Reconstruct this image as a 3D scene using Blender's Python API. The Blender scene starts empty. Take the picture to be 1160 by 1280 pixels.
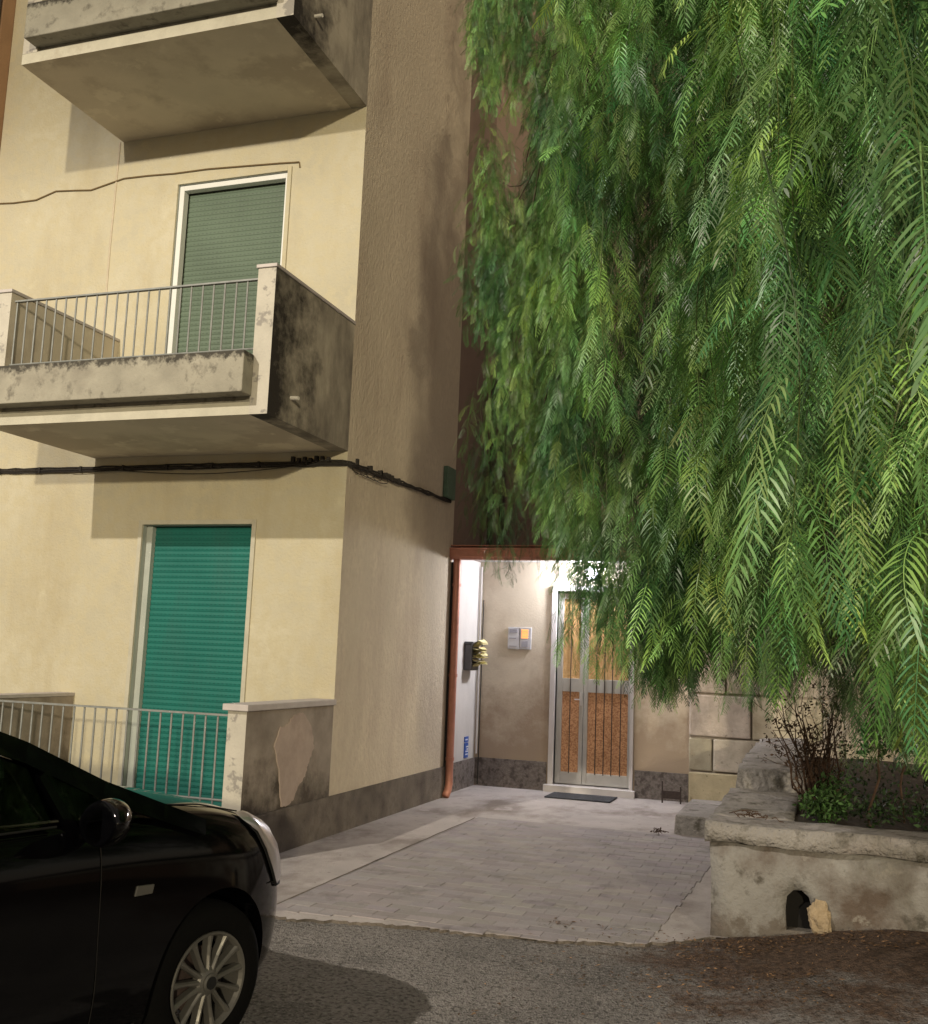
import bpy, bmesh, math, random
import numpy as np
from mathutils import Vector, Matrix
random.seed(7); rng = np.random.default_rng(11)
S = bpy.context.scene; COL = S.collection; R = math.radians

# ------------------------------------------------------------------ node helpers
def mat(name, base, rough=.8, var=.12, scale=3., bump=.0, bscale=60., stain=None, metal=0., stretch=None,
        attr=None, spec=.4, fine=None, emit=None, coat=0., bump2=None, grad=None):
    """procedural principled material. stain=(colour, scale, lo, hi, stretch) ; attr = name of a tint attribute"""
    m = bpy.data.materials.new(name); m.use_nodes = True
    nt = m.node_tree; N = nt.nodes; L = nt.links; b = N['Principled BSDF']
    b.inputs['Roughness'].default_value = rough; b.inputs['Metallic'].default_value = metal
    b.inputs['Specular IOR Level'].default_value = spec; b.inputs['Coat Weight'].default_value = coat
    b.inputs['Coat Roughness'].default_value = .05
    tc = N.new('ShaderNodeTexCoord')
    def mp(st):
        v = N.new('ShaderNodeMapping'); L.new(tc.outputs['Object'], v.inputs[0])
        v.inputs['Scale'].default_value = st or (1, 1, 1); return v.outputs[0]
    def noise(sc, det, st=None, ro=.6):
        n = N.new('ShaderNodeTexNoise'); n.inputs['Scale'].default_value = sc
        n.inputs['Detail'].default_value = det; n.inputs['Roughness'].default_value = ro
        L.new(mp(st), n.inputs['Vector']); return n.outputs[0]
    def ramp(src, lo, hi, c0=(0, 0, 0, 1), c1=(1, 1, 1, 1)):
        r = N.new('ShaderNodeValToRGB'); r.color_ramp.elements[0].position = lo
        r.color_ramp.elements[1].position = hi; r.color_ramp.elements[0].color = c0
        r.color_ramp.elements[1].color = c1; L.new(src, r.inputs[0]); return r.outputs[0]
    def mix(f, a, c, mode='MIX'):
        x = N.new('ShaderNodeMix'); x.data_type = 'RGBA'; x.blend_type = mode
        for s, v in ((x.inputs[0], f), (x.inputs[6], a), (x.inputs[7], c)):
            if hasattr(v, 'links'): L.new(v, s)
            elif isinstance(v, (int, float)): s.default_value = v
            else: s.default_value = (*v[:3], 1)
        return x.outputs[2]
    d = tuple(c * (1 - var) for c in base); h = tuple(min(1, c * (1 + var)) for c in base)
    col = ramp(noise(scale, 6, stretch), .3, .7, (*d, 1), (*h, 1))
    if fine: col = mix(ramp(noise(fine[1], 3, stretch), .42, .62), col, fine[0])
    if stain:
        for s in (stain if isinstance(stain, list) else [stain]):
            f = ramp(noise(s[1], 8, s[4] if len(s) > 4 else None, .65), s[2], s[3])
            col = mix(f, col, s[0])
    for ax, a0, b0, gc, gs, lo, hi in (grad or []):     # grime that gathers towards one side, broken up by noise
        sp = N.new('ShaderNodeSeparateXYZ'); L.new(tc.outputs['Object'], sp.inputs[0])
        mr = N.new('ShaderNodeMapRange'); L.new(sp.outputs[ax], mr.inputs[0]); mr.inputs[1].default_value = a0; mr.inputs[2].default_value = b0
        ad = N.new('ShaderNodeMath'); ad.operation = 'MULTIPLY_ADD'; L.new(noise(gs, 8, None, .7), ad.inputs[0]); ad.inputs[1].default_value = 1.0
        ml = N.new('ShaderNodeMath'); ml.operation = 'MULTIPLY'; L.new(mr.outputs[0], ml.inputs[0]); ml.inputs[1].default_value = .6
        L.new(ml.outputs[0], ad.inputs[2]); col = mix(ramp(ad.outputs[0], lo, hi), col, gc)
    if attr:
        a = N.new('ShaderNodeAttribute'); a.attribute_name = attr
        col = mix(1., col, a.outputs['Color'], 'MULTIPLY')
    L.new(col, b.inputs['Base Color'])
    if bump:
        bp = N.new('ShaderNodeBump'); bp.inputs['Strength'].default_value = min(1, bump)
        bp.inputs['Distance'].default_value = .01 * max(1, bump)
        L.new(noise(bscale, 5, stretch and tuple(min(1, q * 1.) for q in stretch)), bp.inputs['Height'])
        nrm = bp.outputs[0]
        if bump2:
            b2 = N.new('ShaderNodeBump'); b2.inputs['Strength'].default_value = .8
            b2.inputs['Distance'].default_value = bump2[0]; L.new(noise(bump2[1], 4), b2.inputs['Height'])
            L.new(nrm, b2.inputs['Normal']); nrm = b2.outputs[0]
        L.new(nrm, b.inputs['Normal'])
    if emit:
        b.inputs['Emission Color'].default_value = (*emit[0], 1); b.inputs['Emission Strength'].default_value = emit[1]
        if len(emit) > 2: L.new(col, b.inputs['Emission Color'])
    m['h'] = 1
    return m

M = {}
M['facade'] = mat('cream_stucco', (.53, .49, .365), .9, .10, 1.2, .6, 38, fine=((.535, .485, .34), 9), bump2=(.012, 5),
    stain=[((.42, .36, .23), 1.1, .5, .85, (1.2, 1, .35)), ((.64, .60, .44), 2.3, .62, .8)])
M['side'] = mat('side_stucco', (.60, .525, .40), .95, .10, 2.2, 1.7, 34, stretch=(1, 1, .6), fine=((.565, .49, .375), 20),
    stain=[((.40, .32, .245), .9, .50, .8, (1, 1.4, .45)), ((.60, .53, .40), 3.1, .60, .75, (1, 2.2, .6))])
M['soffit'] = mat('soffit_plaster', (.58, .52, .41), .9, .10, 1.4, .3, 30,
    stain=[((.47, .41, .32), 1.2, .50, .60), ((.64, .58, .46), 2.6, .58, .64)])
M['white_trim'] = mat('trim_paint', (.50, .475, .38), .8, .10, 6, .3, 50, stain=((.38, .34, .26), 4, .55, .75))
M['mould'] = mat('mouldy_render', (.42, .38, .30), .95, .2, 3, .5, 40,
    stain=[((.12, .105, .085), 1.5, .42, .72, (1, 1.3, .5)), ((.42, .39, .31), 2.4, .62, .80, (1, 1, .6))], grad=[(1, -1.6, -3.0, (.035, .03, .025), 2.6, .74, 1.0)])
M['ledge'] = mat('ledge_cement', (.33, .31, .25), .95, .15, 4, .5, 50,
    stain=[((.11, .10, .08), 7, .54, .70, (1, 1, .8)), ((.18, .16, .13), 1.8, .55, .8)], grad=[(2, 3.70, 3.87, (.06, .055, .045), 14, .82, 1.05)])
M['ledge_top'] = mat('upper_ledge_cement', (.30, .285, .23), .95, .15, 4, .5, 50, stain=[((.11, .10, .08), 7, .54, .70), ((.18, .16, .13), 1.8, .55, .8)], grad=[(2, 7.03, 7.2, (.06, .055, .045), 14, .82, 1.05)])
M['pier'] = mat('pier_plaster', (.50, .47, .40), .9, .1, 5, .4, 50, stain=((.30, .28, .25), 6, .52, .57))
M['terr_side'] = mat('terrace_cement', (.33, .285, .235), .95, .22, 3, .5, 40,
    stain=[((.15, .12, .095), 1.6, .45, .75), ((.40, .34, .28), 2.2, .64, .76)], grad=[(2, 1.0, .2, (.08, .065, .05), 3, .75, 1.1)])
M['patch'] = mat('bare_plaster', (.44, .355, .30), .95, .10, 6, .3, 50, stain=((.33, .26, .21), 5, .5, .8))
M['skirt'] = mat('rough_skirting', (.17, .145, .12), .95, .3, 12, 1.6, 70, stain=((.05, .042, .033), 3, .5, .7))
M['skirt2'] = mat('speckled_skirting', (.19, .165, .15), .95, .35, 30, 1.6, 90, stain=((.09, .075, .065), 12, .5, .62))
M['coping'] = mat('coping_stone', (.50, .46, .44), .7, .1, 8, .2, 60)
M['rail'] = mat('grey_railing_paint', (.24, .25, .24), .5, .2, 14, .1, 80)
M['frame_w'] = mat('white_aluminium', (.75, .76, .74), .4, .04, 5)
M['reveal'] = mat('grey_reveal', (.40, .43, .39), .8, .1, 4, .2, 50)
M['porch'] = mat('porch_white_stucco', (.58, .555, .53), .9, .08, 3, .5, 30, stretch=(1, 1, .4))
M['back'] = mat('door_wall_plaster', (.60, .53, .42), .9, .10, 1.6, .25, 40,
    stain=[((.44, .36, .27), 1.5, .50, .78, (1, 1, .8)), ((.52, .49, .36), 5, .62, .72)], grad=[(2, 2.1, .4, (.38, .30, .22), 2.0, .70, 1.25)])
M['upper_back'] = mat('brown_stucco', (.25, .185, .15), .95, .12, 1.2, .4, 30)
M['neigh'] = mat('ochre_stucco', (.33, .20, .11), .95, .15, 1.4, .4, 30)
M['copper'] = mat('copper_paint', (.48, .215, .15), .45, .12, 10, .05, 30, metal=.25)
M['dark'] = mat('black_rubber', (.015, .015, .014), .6, .2, 20)
M['darkmetal'] = mat('dark_iron', (.05, .035, .03), .7, .3, 30, .2, 80)
M['alum'] = mat('door_aluminium', (.50, .49, .46), .35, .06, 8, metal=.5)
M['jamb'] = mat('white_marble_jamb', (.60, .57, .56), .5, .05, 6)
M['wire'] = mat('cable_rubber', (.03, .026, .022), .7, .3, 30)
M['wire_b'] = mat('brown_wire', (.17, .12, .06), .7, .2, 30)
M['stone'] = mat('tufa_block', (.47, .43, .37), .95, .14, 5, .8, 30, attr='tint',
    stain=[((.30, .26, .21), 2.6, .48, .75), ((.22, .2, .17), 14, .62, .7)])
M['mortar'] = mat('mortar', (.36, .315, .265), .95, .2, 8, .6, 50)
M['planter'] = mat('planter_render', (.29, .28, .262), .95, .18, 2.2, 1.2, 30, grad=[(0, -1.2, .6, (.16, .105, .075), 3, .80, 1.1), (2, .45, .0, (.15, .13, .11), 5, .9, 1.2)],
    stain=[((.13, .10, .08), 1.9, .44, .62), ((.38, .36, .32), 3.2, .58, .66), ((.11, .10, .085), 7, .58, .68)], bump2=(.03, 3))
M['cap'] = mat('planter_cap_cement', (.33, .31, .29), .95, .18, 3, 1.8, 35,
    stain=[((.13, .12, .10), 6, .53, .64), ((.46, .42, .41), 2.4, .55, .7)], bump2=(.05, 9))
M['concrete'] = mat('pale_concrete', (.43, .395, .38), .9, .12, 2.2, .6, 60,
    stain=[((.20, .17, .15), 1.3, .48, .66, (1, .6, 1)), ((.45, .41, .40), 4, .58, .66), ((.22, .19, .175), 16, .62, .7)])
M['paver'] = mat('grey_paver', (.32, .298, .295), .9, .10, 3, .5, 70, attr='tint',
    stain=[((.33, .30, .30), 1.1, .48, .68), ((.17, .155, .15), 2.6, .56, .74)])
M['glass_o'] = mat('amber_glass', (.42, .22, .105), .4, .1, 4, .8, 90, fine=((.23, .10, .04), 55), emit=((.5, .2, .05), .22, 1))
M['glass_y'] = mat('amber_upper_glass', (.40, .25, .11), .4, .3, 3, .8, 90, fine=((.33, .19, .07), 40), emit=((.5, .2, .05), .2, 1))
M['bark'] = mat('bark', (.09, .065, .045), .95, .3, 10, 1.2, 25, stretch=(1, 1, .3))
M['twig'] = mat('green_twig', (.12, .12, .045), .8, .3, 10)
M['twig_b'] = mat('brown_twig', (.085, .05, .032), .9, .3, 20)
M['soil'] = mat('planter_soil', (.045, .033, .022), 1, .4, 12, 1, 60)
M['litter'] = mat('dry_needles', (.13, .075, .038), .9, .3, 20, attr='tint')
M['paint'] = mat('black_car_paint', (.0015, .0015, .002), .08, .05, 3, spec=.22, coat=.12)
M['trim_b'] = mat('black_trim', (.006, .006, .006), .6, .1, 20, spec=.5)
M['tyre'] = mat('tyre_rubber', (.002, .002, .002), .9, .2, 30, .2, 80, spec=.15)
M['rim'] = mat('alloy', (.16, .155, .14), .4, .06, 10, metal=.55)
M['chrome'] = mat('reflector_chrome', (.80, .78, .80), .28, .05, 10, metal=.9)
M['grey_plastic'] = mat('grey_plastic', (.09, .09, .095), .5, .06, 10)
M['paper'] = mat('newsprint', (.62, .58, .46), .9, .15, 14, attr='tint')
M['silver'] = mat('panel_silver', (.55, .56, .60), .4, .05, 10, metal=.3)
M['label_grey'] = mat('nameplate_grey', (.30, .30, .34), .6, .1, 40)
M['orange_lit'] = mat('lit_nameplate', (.9, .42, .14), .5, .1, 50, emit=((1, .40, .12), .9))
M['blue'] = mat('blue_enamel', (.04, .11, .42), .5, .05, 10)
M['white'] = mat('white_print', (.75, .77, .82), .6, .03, 10)
M['doormat'] = mat('doormat_fibre', (.045, .048, .055), .95, .3, 50, .8, 120)
M['hole'] = mat('hollow_dark', (.01, .009, .008), 1, .2, 5)
M['rubble'] = mat('broken_tufa', (.40, .31, .20), .95, .2, 14, 1.2, 40)
M['shrub_g'] = mat('shrub_leaf', (.045, .10, .025), .6, .3, 14, attr='tint')
M['shrub_b'] = mat('shrub_dry_leaf', (.075, .045, .028), .8, .3, 14, attr='tint')
M['moss'] = mat('junction_green', (.10, .17, .12), .6, .2, 14)
M['tail_white'] = mat('spout_pvc', (.72, .70, .64), .5, .04, 10)

# asphalt: own dirt patch under the tree (shape of its own, in ground coordinates)
def asphalt():
    m = bpy.data.materials.new('worn_asphalt'); m.use_nodes = True; nt = m.node_tree; N = nt.nodes; L = nt.links
    b = N['Principled BSDF']; b.inputs['Roughness'].default_value = .93; b.inputs['Specular IOR Level'].default_value = .25
    tc = N.new('ShaderNodeTexCoord')
    def noise(s, d, r=.6):
        n = N.new('ShaderNodeTexNoise'); n.inputs['Scale'].default_value = s; n.inputs['Detail'].default_value = d
        n.inputs['Roughness'].default_value = r; L.new(tc.outputs['Object'], n.inputs['Vector']); return n.outputs[0]
    def ramp(s, a, c, c0, c1):
        r = N.new('ShaderNodeValToRGB'); e = r.color_ramp.elements; e[0].position = a; e[1].position = c
        e[0].color = (*c0, 1); e[1].color = (*c1, 1); L.new(s, r.inputs[0]); return r.outputs[0]
    def mx(f, a, c):
        x = N.new('ShaderNodeMix'); x.data_type = 'RGBA'
        for s, v in ((x.inputs[0], f), (x.inputs[6], a), (x.inputs[7], c)):
            if hasattr(v, 'links'): L.new(v, s)
            else: s.default_value = (*v, 1)
        return x.outputs[2]
    def mth(op, a, c, cl=False):
        x = N.new('ShaderNodeMath'); x.operation = op; x.use_clamp = cl
        for s, v in ((x.inputs[0], a), (x.inputs[1], c)):
            if hasattr(v, 'links'): L.new(v, s)
            else: s.default_value = v
        return x.outputs[0]
    col = ramp(noise(1.3, 6), .35, .7, (.14, .132, .125), (.29, .27, .255))
    v = N.new('ShaderNodeTexVoronoi'); v.inputs['Scale'].default_value = 95; L.new(tc.outputs['Object'], v.inputs['Vector'])
    sep = N.new('ShaderNodeSeparateColor'); L.new(v.outputs['Color'], sep.inputs[0])
    g = ramp(sep.outputs[0], .62, .95, (0, 0, 0), (1, 1, 1))
    col = mx(g, col, (.30, .285, .27))
    col = mx(ramp(noise(3.2, 7, .75), .52, .66, (0, 0, 0), (.7, .7, .7)), col, (.31, .29, .275))
    col = mx(ramp(noise(40, 4), .5, .62, (0, 0, 0), (.75, .75, .75)), col, (.05, .045, .042))
    # brown needle dirt: field centred in front of the planter
    sp = N.new('ShaderNodeSeparateXYZ'); L.new(tc.outputs['Object'], sp.inputs[0])
    fx = mth('MULTIPLY', mth('ADD', sp.outputs[0], 1.8), .7, True)
    fy = mth('MULTIPLY', mth('SUBTRACT', sp.outputs[1], 4.2), .6, True)
    f = mth('ADD', mth('MULTIPLY', fx, fy), mth('MULTIPLY', mth('SUBTRACT', noise(2.6, 10, .75), .5), 2.6))
    col = mx(ramp(f, .42, .85, (0, 0, 0), (.92, .92, .92)), col, ramp(noise(30, 4), .35, .7, (.045, .027, .018), (.15, .095, .065)))
    L.new(col, b.inputs['Base Color'])
    bp = N.new('ShaderNodeBump'); bp.inputs['Strength'].default_value = .9; bp.inputs['Distance'].default_value = .012
    L.new(mth('ADD', mth('ADD', v.outputs['Distance'], noise(22, 6)), mth('MULTIPLY', noise(5, 5), 2.5)), bp.inputs['Height']); L.new(bp.outputs[0], b.inputs['Normal'])
    return m
M['asphalt'] = asphalt()

def leafmat(name, c0, c1, trans=.35):
    m = bpy.data.materials.new(name); m.use_nodes = True; nt = m.node_tree; N = nt.nodes; L = nt.links
    b = N['Principled BSDF']; b.inputs['Roughness'].default_value = .42; b.inputs['Specular IOR Level'].default_value = .5
    a = N.new('ShaderNodeAttribute'); a.attribute_name = 'tint'
    tc = N.new('ShaderNodeTexCoord'); n = N.new('ShaderNodeTexNoise'); n.inputs['Scale'].default_value = 1.6; n.inputs['Detail'].default_value = 3
    L.new(tc.outputs['Object'], n.inputs['Vector'])
    r = N.new('ShaderNodeValToRGB'); r.color_ramp.elements[0].position = .38; r.color_ramp.elements[1].position = .62
    r.color_ramp.elements[0].color = (*c0, 1); r.color_ramp.elements[1].color = (*c1, 1); L.new(n.outputs[0], r.inputs[0])
    x = N.new('ShaderNodeMix'); x.data_type = 'RGBA'; x.blend_type = 'MULTIPLY'; x.inputs[0].default_value = 1
    L.new(r.outputs[0], x.inputs[6]); L.new(a.outputs['Color'], x.inputs[7]); L.new(x.outputs[2], b.inputs['Base Color'])
    t = N.new('ShaderNodeBsdfTranslucent'); L.new(x.outputs[2], t.inputs[0])
    ms = N.new('ShaderNodeMixShader'); ms.inputs[0].default_value = trans
    L.new(b.outputs[0], ms.inputs[1]); L.new(t.outputs[0], ms.inputs[2]); L.new(ms.outputs[0], N['Material Output'].inputs[0])
    return m
M['leaf'] = leafmat('pepper_leaflet', (.07, .175, .068), (.185, .32, .095), .22)

def glassmat():
    m = bpy.data.materials.new('car_glass'); m.use_nodes = True; nt = m.node_tree; N = nt.nodes; L = nt.links
    t = N.new('ShaderNodeBsdfTransparent'); t.inputs[0].default_value = (.58, .62, .58, 1)
    g = N.new('ShaderNodeBsdfGlossy'); g.inputs['Roughness'].default_value = .02
    f = N.new('ShaderNodeFresnel'); f.inputs[0].default_value = 1.45
    ms = N.new('ShaderNodeMixShader'); L.new(f.outputs[0], ms.inputs[0]); L.new(t.outputs[0], ms.inputs[1])
    L.new(g.outputs[0], ms.inputs[2]); L.new(ms.outputs[0], N['Material Output'].inputs[0]); return m
M['glass'] = glassmat()

def shutmat(name, base, pitch):
    m = mat(name, base, .5, .09, 2, spec=.35, bump=.2, bscale=25, stain=[(tuple(c * .75 + .02 for c in base), 1.3, .5, .75, (1.5, 1, .4))])
    nt = m.node_tree; N = nt.nodes; L = nt.links; b = N['Principled BSDF']
    src = b.inputs['Base Color'].links[0].from_socket
    tc = N.new('ShaderNodeTexCoord'); sp = N.new('ShaderNodeSeparateXYZ'); L.new(tc.outputs['Object'], sp.inputs[0])
    def mth(op, a, c):
        x = N.new('ShaderNodeMath'); x.operation = op
        for s, v in ((x.inputs[0], a), (x.inputs[1], c)):
            if hasattr(v, 'links'): L.new(v, s)
            else: s.default_value = v
        return x.outputs[0]
    zz = mth('FRACT', mth('DIVIDE', sp.outputs[2], pitch), 0)          # slots punched along each joint
    xx = mth('FRACT', mth('DIVIDE', sp.outputs[0], .045), 0)
    k = mth('MULTIPLY', mth('LESS_THAN', zz, .16), mth('LESS_THAN', xx, .45))
    x = N.new('ShaderNodeMix'); x.data_type = 'RGBA'; L.new(mth('MULTIPLY', k, .38), x.inputs[0])
    L.new(src, x.inputs[6]); x.inputs[7].default_value = tuple(c * .25 for c in base) + (1,)
    L.new(x.outputs[2], b.inputs['Base Color']); return m
M['shut_teal'] = shutmat('teal_shutter', (.016, .155, .13), .052)
M['shut_green'] = shutmat('faded_green_shutter', (.12, .165, .12), .052)

# ------------------------------------------------------------------ mesh helpers
class MB:
    def __init__(s): s.v = []; s.f = []; s.m = []; s.mats = []; s.tint = []; s.cur = 0; s.t = 1.
    def use(s, key):
        if key not in s.mats: s.mats.append(key)
        s.cur = s.mats.index(key); return s
    def add(s, vs, fs):
        o = len(s.v); s.v += [tuple(v) for v in vs]
        for f in fs: s.f.append([i + o for i in f]); s.m.append(s.cur); s.tint.append(s.t)
        return s
    def quad(s, a, b, c, d): return s.add([a, b, c, d], [(0, 1, 2, 3)])
    def box(s, x0, x1, y0, y1, z0, z1, jit=0, skip=()):
        v = [(x, y, z) for z in (z0, z1) for y in (y0, y1) for x in (x0, x1)]
        if jit: v = [tuple(c + random.uniform(-jit, jit) for c in p) for p in v]
        F = {'b': (0, 2, 3, 1), 't': (4, 5, 7, 6), 'f': (0, 1, 5, 4), 'k': (2, 6, 7, 3), 'l': (0, 4, 6, 2), 'r': (1, 3, 7, 5)}
        return s.add(v, [F[k] for k in F if k not in skip])
    def tube(s, pts, r, n=6, caps=True):
        pts = [Vector(p) for p in pts]; rs = r if isinstance(r, (list, tuple)) else [r] * len(pts)
        rings = []; up = None
        for i, p in enumerate(pts):
            t = (pts[min(i + 1, len(pts) - 1)] - pts[max(i - 1, 0)]).normalized()
            if up is None: up = Vector((0, 0, 1)) if abs(t.z) < .9 else Vector((1, 0, 0))
            a = t.cross(up).normalized(); up = a.cross(t).normalized()
            rings.append([p + (a * math.cos(2 * math.pi * k / n) + up * math.sin(2 * math.pi * k / n)) * rs[i] for k in range(n)])
        fs = [(i * n + k, i * n + (k + 1) % n, (i + 1) * n + (k + 1) % n, (i + 1) * n + k) for i in range(len(pts) - 1) for k in range(n)]
        if caps: fs += [tuple(reversed(range(n))), tuple((len(pts) - 1) * n + k for k in range(n))]
        return s.add([v for q in rings for v in q], fs)
    def lathe(s, prof, c, axis, n=24):
        """prof: (radius, distance along axis)"""
        ax = Vector(axis).normalized(); a = ax.orthogonal().normalized(); b = ax.cross(a)
        vs = [Vector(c) + ax * h + (a * math.cos(2 * math.pi * k / n) + b * math.sin(2 * math.pi * k / n)) * r for r, h in prof for k in range(n)]
        s.add(vs, [(i * n + k, i * n + (k + 1) % n, (i + 1) * n + (k + 1) % n, (i + 1) * n + k) for i in range(len(prof) - 1) for k in range(n)])
    def prism(s, poly, y0, y1):
        """poly in (x,z), extruded in y"""
        n = len(poly)
        return s.add([(x, y0, z) for x, z in poly] + [(x, y1, z) for x, z in poly],
              [tuple(range(n)), tuple(reversed(range(n, 2 * n)))] + [(i, i + n, (i + 1) % n + n, (i + 1) % n) for i in range(n)])
    def build(s, name, parent=None, key=None, smooth=False, bevel=0, recalc=True):
        me = bpy.data.meshes.new(name); L = root_of(parent)
        me.from_pydata([(v[0] - L[0], v[1] - L[1], v[2] - L[2]) for v in s.v], [], s.f)
        for k in (s.mats or [key]): me.materials.append(M[k])
        me.polygons.foreach_set('material_index', s.m)
        a = me.attributes.new('tint', 'FLOAT_COLOR', 'FACE')
        a.data.foreach_set('color', [c for t in s.tint for c in ((t, t, t, 1) if not isinstance(t, tuple) else (*t, 1))])
        if recalc:
            bm = bmesh.new(); bm.from_mesh(me); bmesh.ops.recalc_face_normals(bm, faces=bm.faces); bm.to_mesh(me); bm.free()
        if smooth: me.polygons.foreach_set('use_smooth', [True] * len(me.polygons))
        o = bpy.data.objects.new(name, me); COL.objects.link(o)
        if parent: o.parent = parent
        if bevel:
            md = o.modifiers.new('b', 'BEVEL'); md.width = bevel; md.segments = 2; md.limit_method = 'ANGLE'
        return o
LOC = {}
def root_of(p):
    while p is not None:
        if p in LOC: return LOC[p]
        p = p.parent
    return (0, 0, 0)
def thing(name, label, cat, loc=(0, 0, 0), group=None):
    o = bpy.data.objects.new(name, None); COL.objects.link(o); o.location = loc; o.empty_display_size = .1
    o['label'] = label; o['category'] = cat; LOC[o] = loc
    if group: o['group'] = group
    return o
def tag(o, label, cat, group=None, kind=None):
    if label: o['label'] = label; o['category'] = cat
    if group: o['group'] = group
    if kind: o['kind'] = kind
    return o
def one(mb, name, label, cat, key=None, **k):
    """a thing that is one mesh; origin moved to its base"""
    v = np.array(mb.v); c = ((v[:, 0].min() + v[:, 0].max()) / 2, (v[:, 1].min() + v[:, 1].max()) / 2, v[:, 2].min())
    mb.v = [tuple(q) for q in (v - np.array(c))]
    o = mb.build(name, None, key, **k); o.location = c; tag(o, label, cat); return o
def simple(fn, key, *a, **k):
    m = MB().use(key); getattr(m, fn)(*a, **k); return m

XB, YF, YP = -4.0, 8.28, 6.82            # side wall plane, facade plane, balcony front plane
YC = 12.45                                # door wall plane

# ------------------------------------------------------------------ APARTMENT BUILDING
apt = thing('apartment_building', 'cream apartment block with two stained concrete balconies and green roller shutters', 'apartment building', (-6.2, 9.7, 0))
TOP = 12.2
def wall_x(m, x0, x1, z0, z1, y, ops, dep, revkey):
    xs = sorted({x0, x1, *[o[0] for o in ops], *[o[1] for o in ops]}); zs = sorted({z0, z1, *[o[2] for o in ops], *[o[3] for o in ops]})
    key = m.mats[m.cur]
    for a, b in zip(xs, xs[1:]):
        for c, d in zip(zs, zs[1:]):
            if any(o[0] <= (a + b) / 2 <= o[1] and o[2] <= (c + d) / 2 <= o[3] for o in ops): continue
            m.quad((a, y, c), (b, y, c), (b, y, d), (a, y, d))
    m.use(revkey)
    for a, b, c, d in ops:
        m.quad((a, y, c), (a, y + dep, c), (a, y + dep, d), (a, y, d)); m.quad((b, y, c), (b, y, d), (b, y + dep, d), (b, y + dep, c))
        m.quad((a, y, d), (a, y + dep, d), (b, y + dep, d), (b, y, d)); m.quad((a, y, c), (b, y, c), (b, y + dep, c), (a, y + dep, c))
        m.quad((a, y + dep, c), (b, y + dep, c), (b, y + dep, d), (a, y + dep, d))
    m.use(key)
W1 = (-6.12, -4.93, .12, 2.72); W2 = (-6.03, -4.80, 3.50, 6.16)
m = MB().use('facade'); wall_x(m, -8.36, XB, -.1, TOP, YF, [W1, W2], .22, 'reveal')
m.use('side').quad((-8.36, YF, -.1), (-8.36, 11.2, -.1), (-8.36, 11.2, TOP), (-8.36, YF, TOP))
m.quad((-8.36, YF, TOP), (XB, YF, TOP), (XB, 11.2, TOP), (-8.36, 11.2, TOP))
m.build('facade_wall', apt, recalc=False)
m = MB().use('side'); m.quad((XB, YF, -.1), (XB, 11.2, -.1), (XB, 11.2, TOP), (XB, YF, TOP))
m.quad((XB, 11.2, -.1), (-4.5, 11.2, -.1), (-4.5, 11.2, TOP), (XB, 11.2, TOP)); m.build('side_wall', apt, recalc=False)
m = MB().use('skirt'); m.box(XB, XB + .018, YP + .004, 11.19, -.05, .35); m.build('skirting', apt)
# vertical joint in the render
m = MB().use('side'); m.tube([(-6.79, YF - .002, 4.62), (-6.80, YF - .002, 5.6), (-6.79, YF - .002, 6.72)], .011); m.build('wall_joint', apt)

def shutter(x0, x1, z0, z1, y, key, parent):
    m = MB().use(key); p = .052; z = z0; prof = []
    prof.append((y + .012, z0))
    while z < z1 - .001:
        z2 = min(z + p, z1)
        prof += [(y + .005, z + .002), (y + .0005, z + .008), (y - .003, (z + z2) / 2), (y + .0005, z2 - .004), (y + .005, z2 - .0005)]
        z = z2
    n = len(prof)
    m.add([(x0, a, b) for a, b in prof] + [(x1, a, b) for a, b in prof], [(i, i + n, i + n + 1, i + 1) for i in range(n - 1)])
    return m.build('shutter', parent, smooth=False, recalc=False)
def window(op, frame_key, shut_key, inner, label):
    a, b, c, d = op
    m = MB().use(frame_key[0])     # surround, 1.5 cm proud of the wall
    w = .045
    m.box(a - w, a - .002, YF - .016, YF - .0005, c, d + w); m.box(b + .002, b + w, YF - .016, YF - .0005, c, d + w); m.box(a - .002, b + .002, YF - .016, YF - .0005, d + .002, d + w)
    wn = m.build('window', apt, bevel=.003); wn['label'] = label
    if inner:
        m = MB().use('frame_w'); y0, y1 = YF + .02, YF + .10; t = .055
        m.box(a + .002, a + t, y0, y1, c, d - .003); m.box(b - t * .6, b - .002, y0, y1, c, d - .003); m.box(a + t, b - t * .6, y0, y1, d - t, d - .003)
        m.build('frame', wn, bevel=.004); a += t; b -= t * .6; d -= t
    else:
        m = MB().use('reveal'); y0, y1 = YF + .09, YF + .13
        m.box(a + .002, a + .065, y0 - .03, y1, c, d - .003); m.box(b - .025, b - .002, y0, y1, c, d - .003); m.build('frame', wn); a += .065; b -= .025
    shutter(a, b, c + .02, d - .002, YF + .115, shut_key, wn)
    return wn
window(W1, ('white_trim',), 'shut_teal', False, 'ground floor window with closed teal roller shutter')
window(W2, ('facade',), 'shut_green', True, 'upper window with white frame and faded green shutter')

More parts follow.
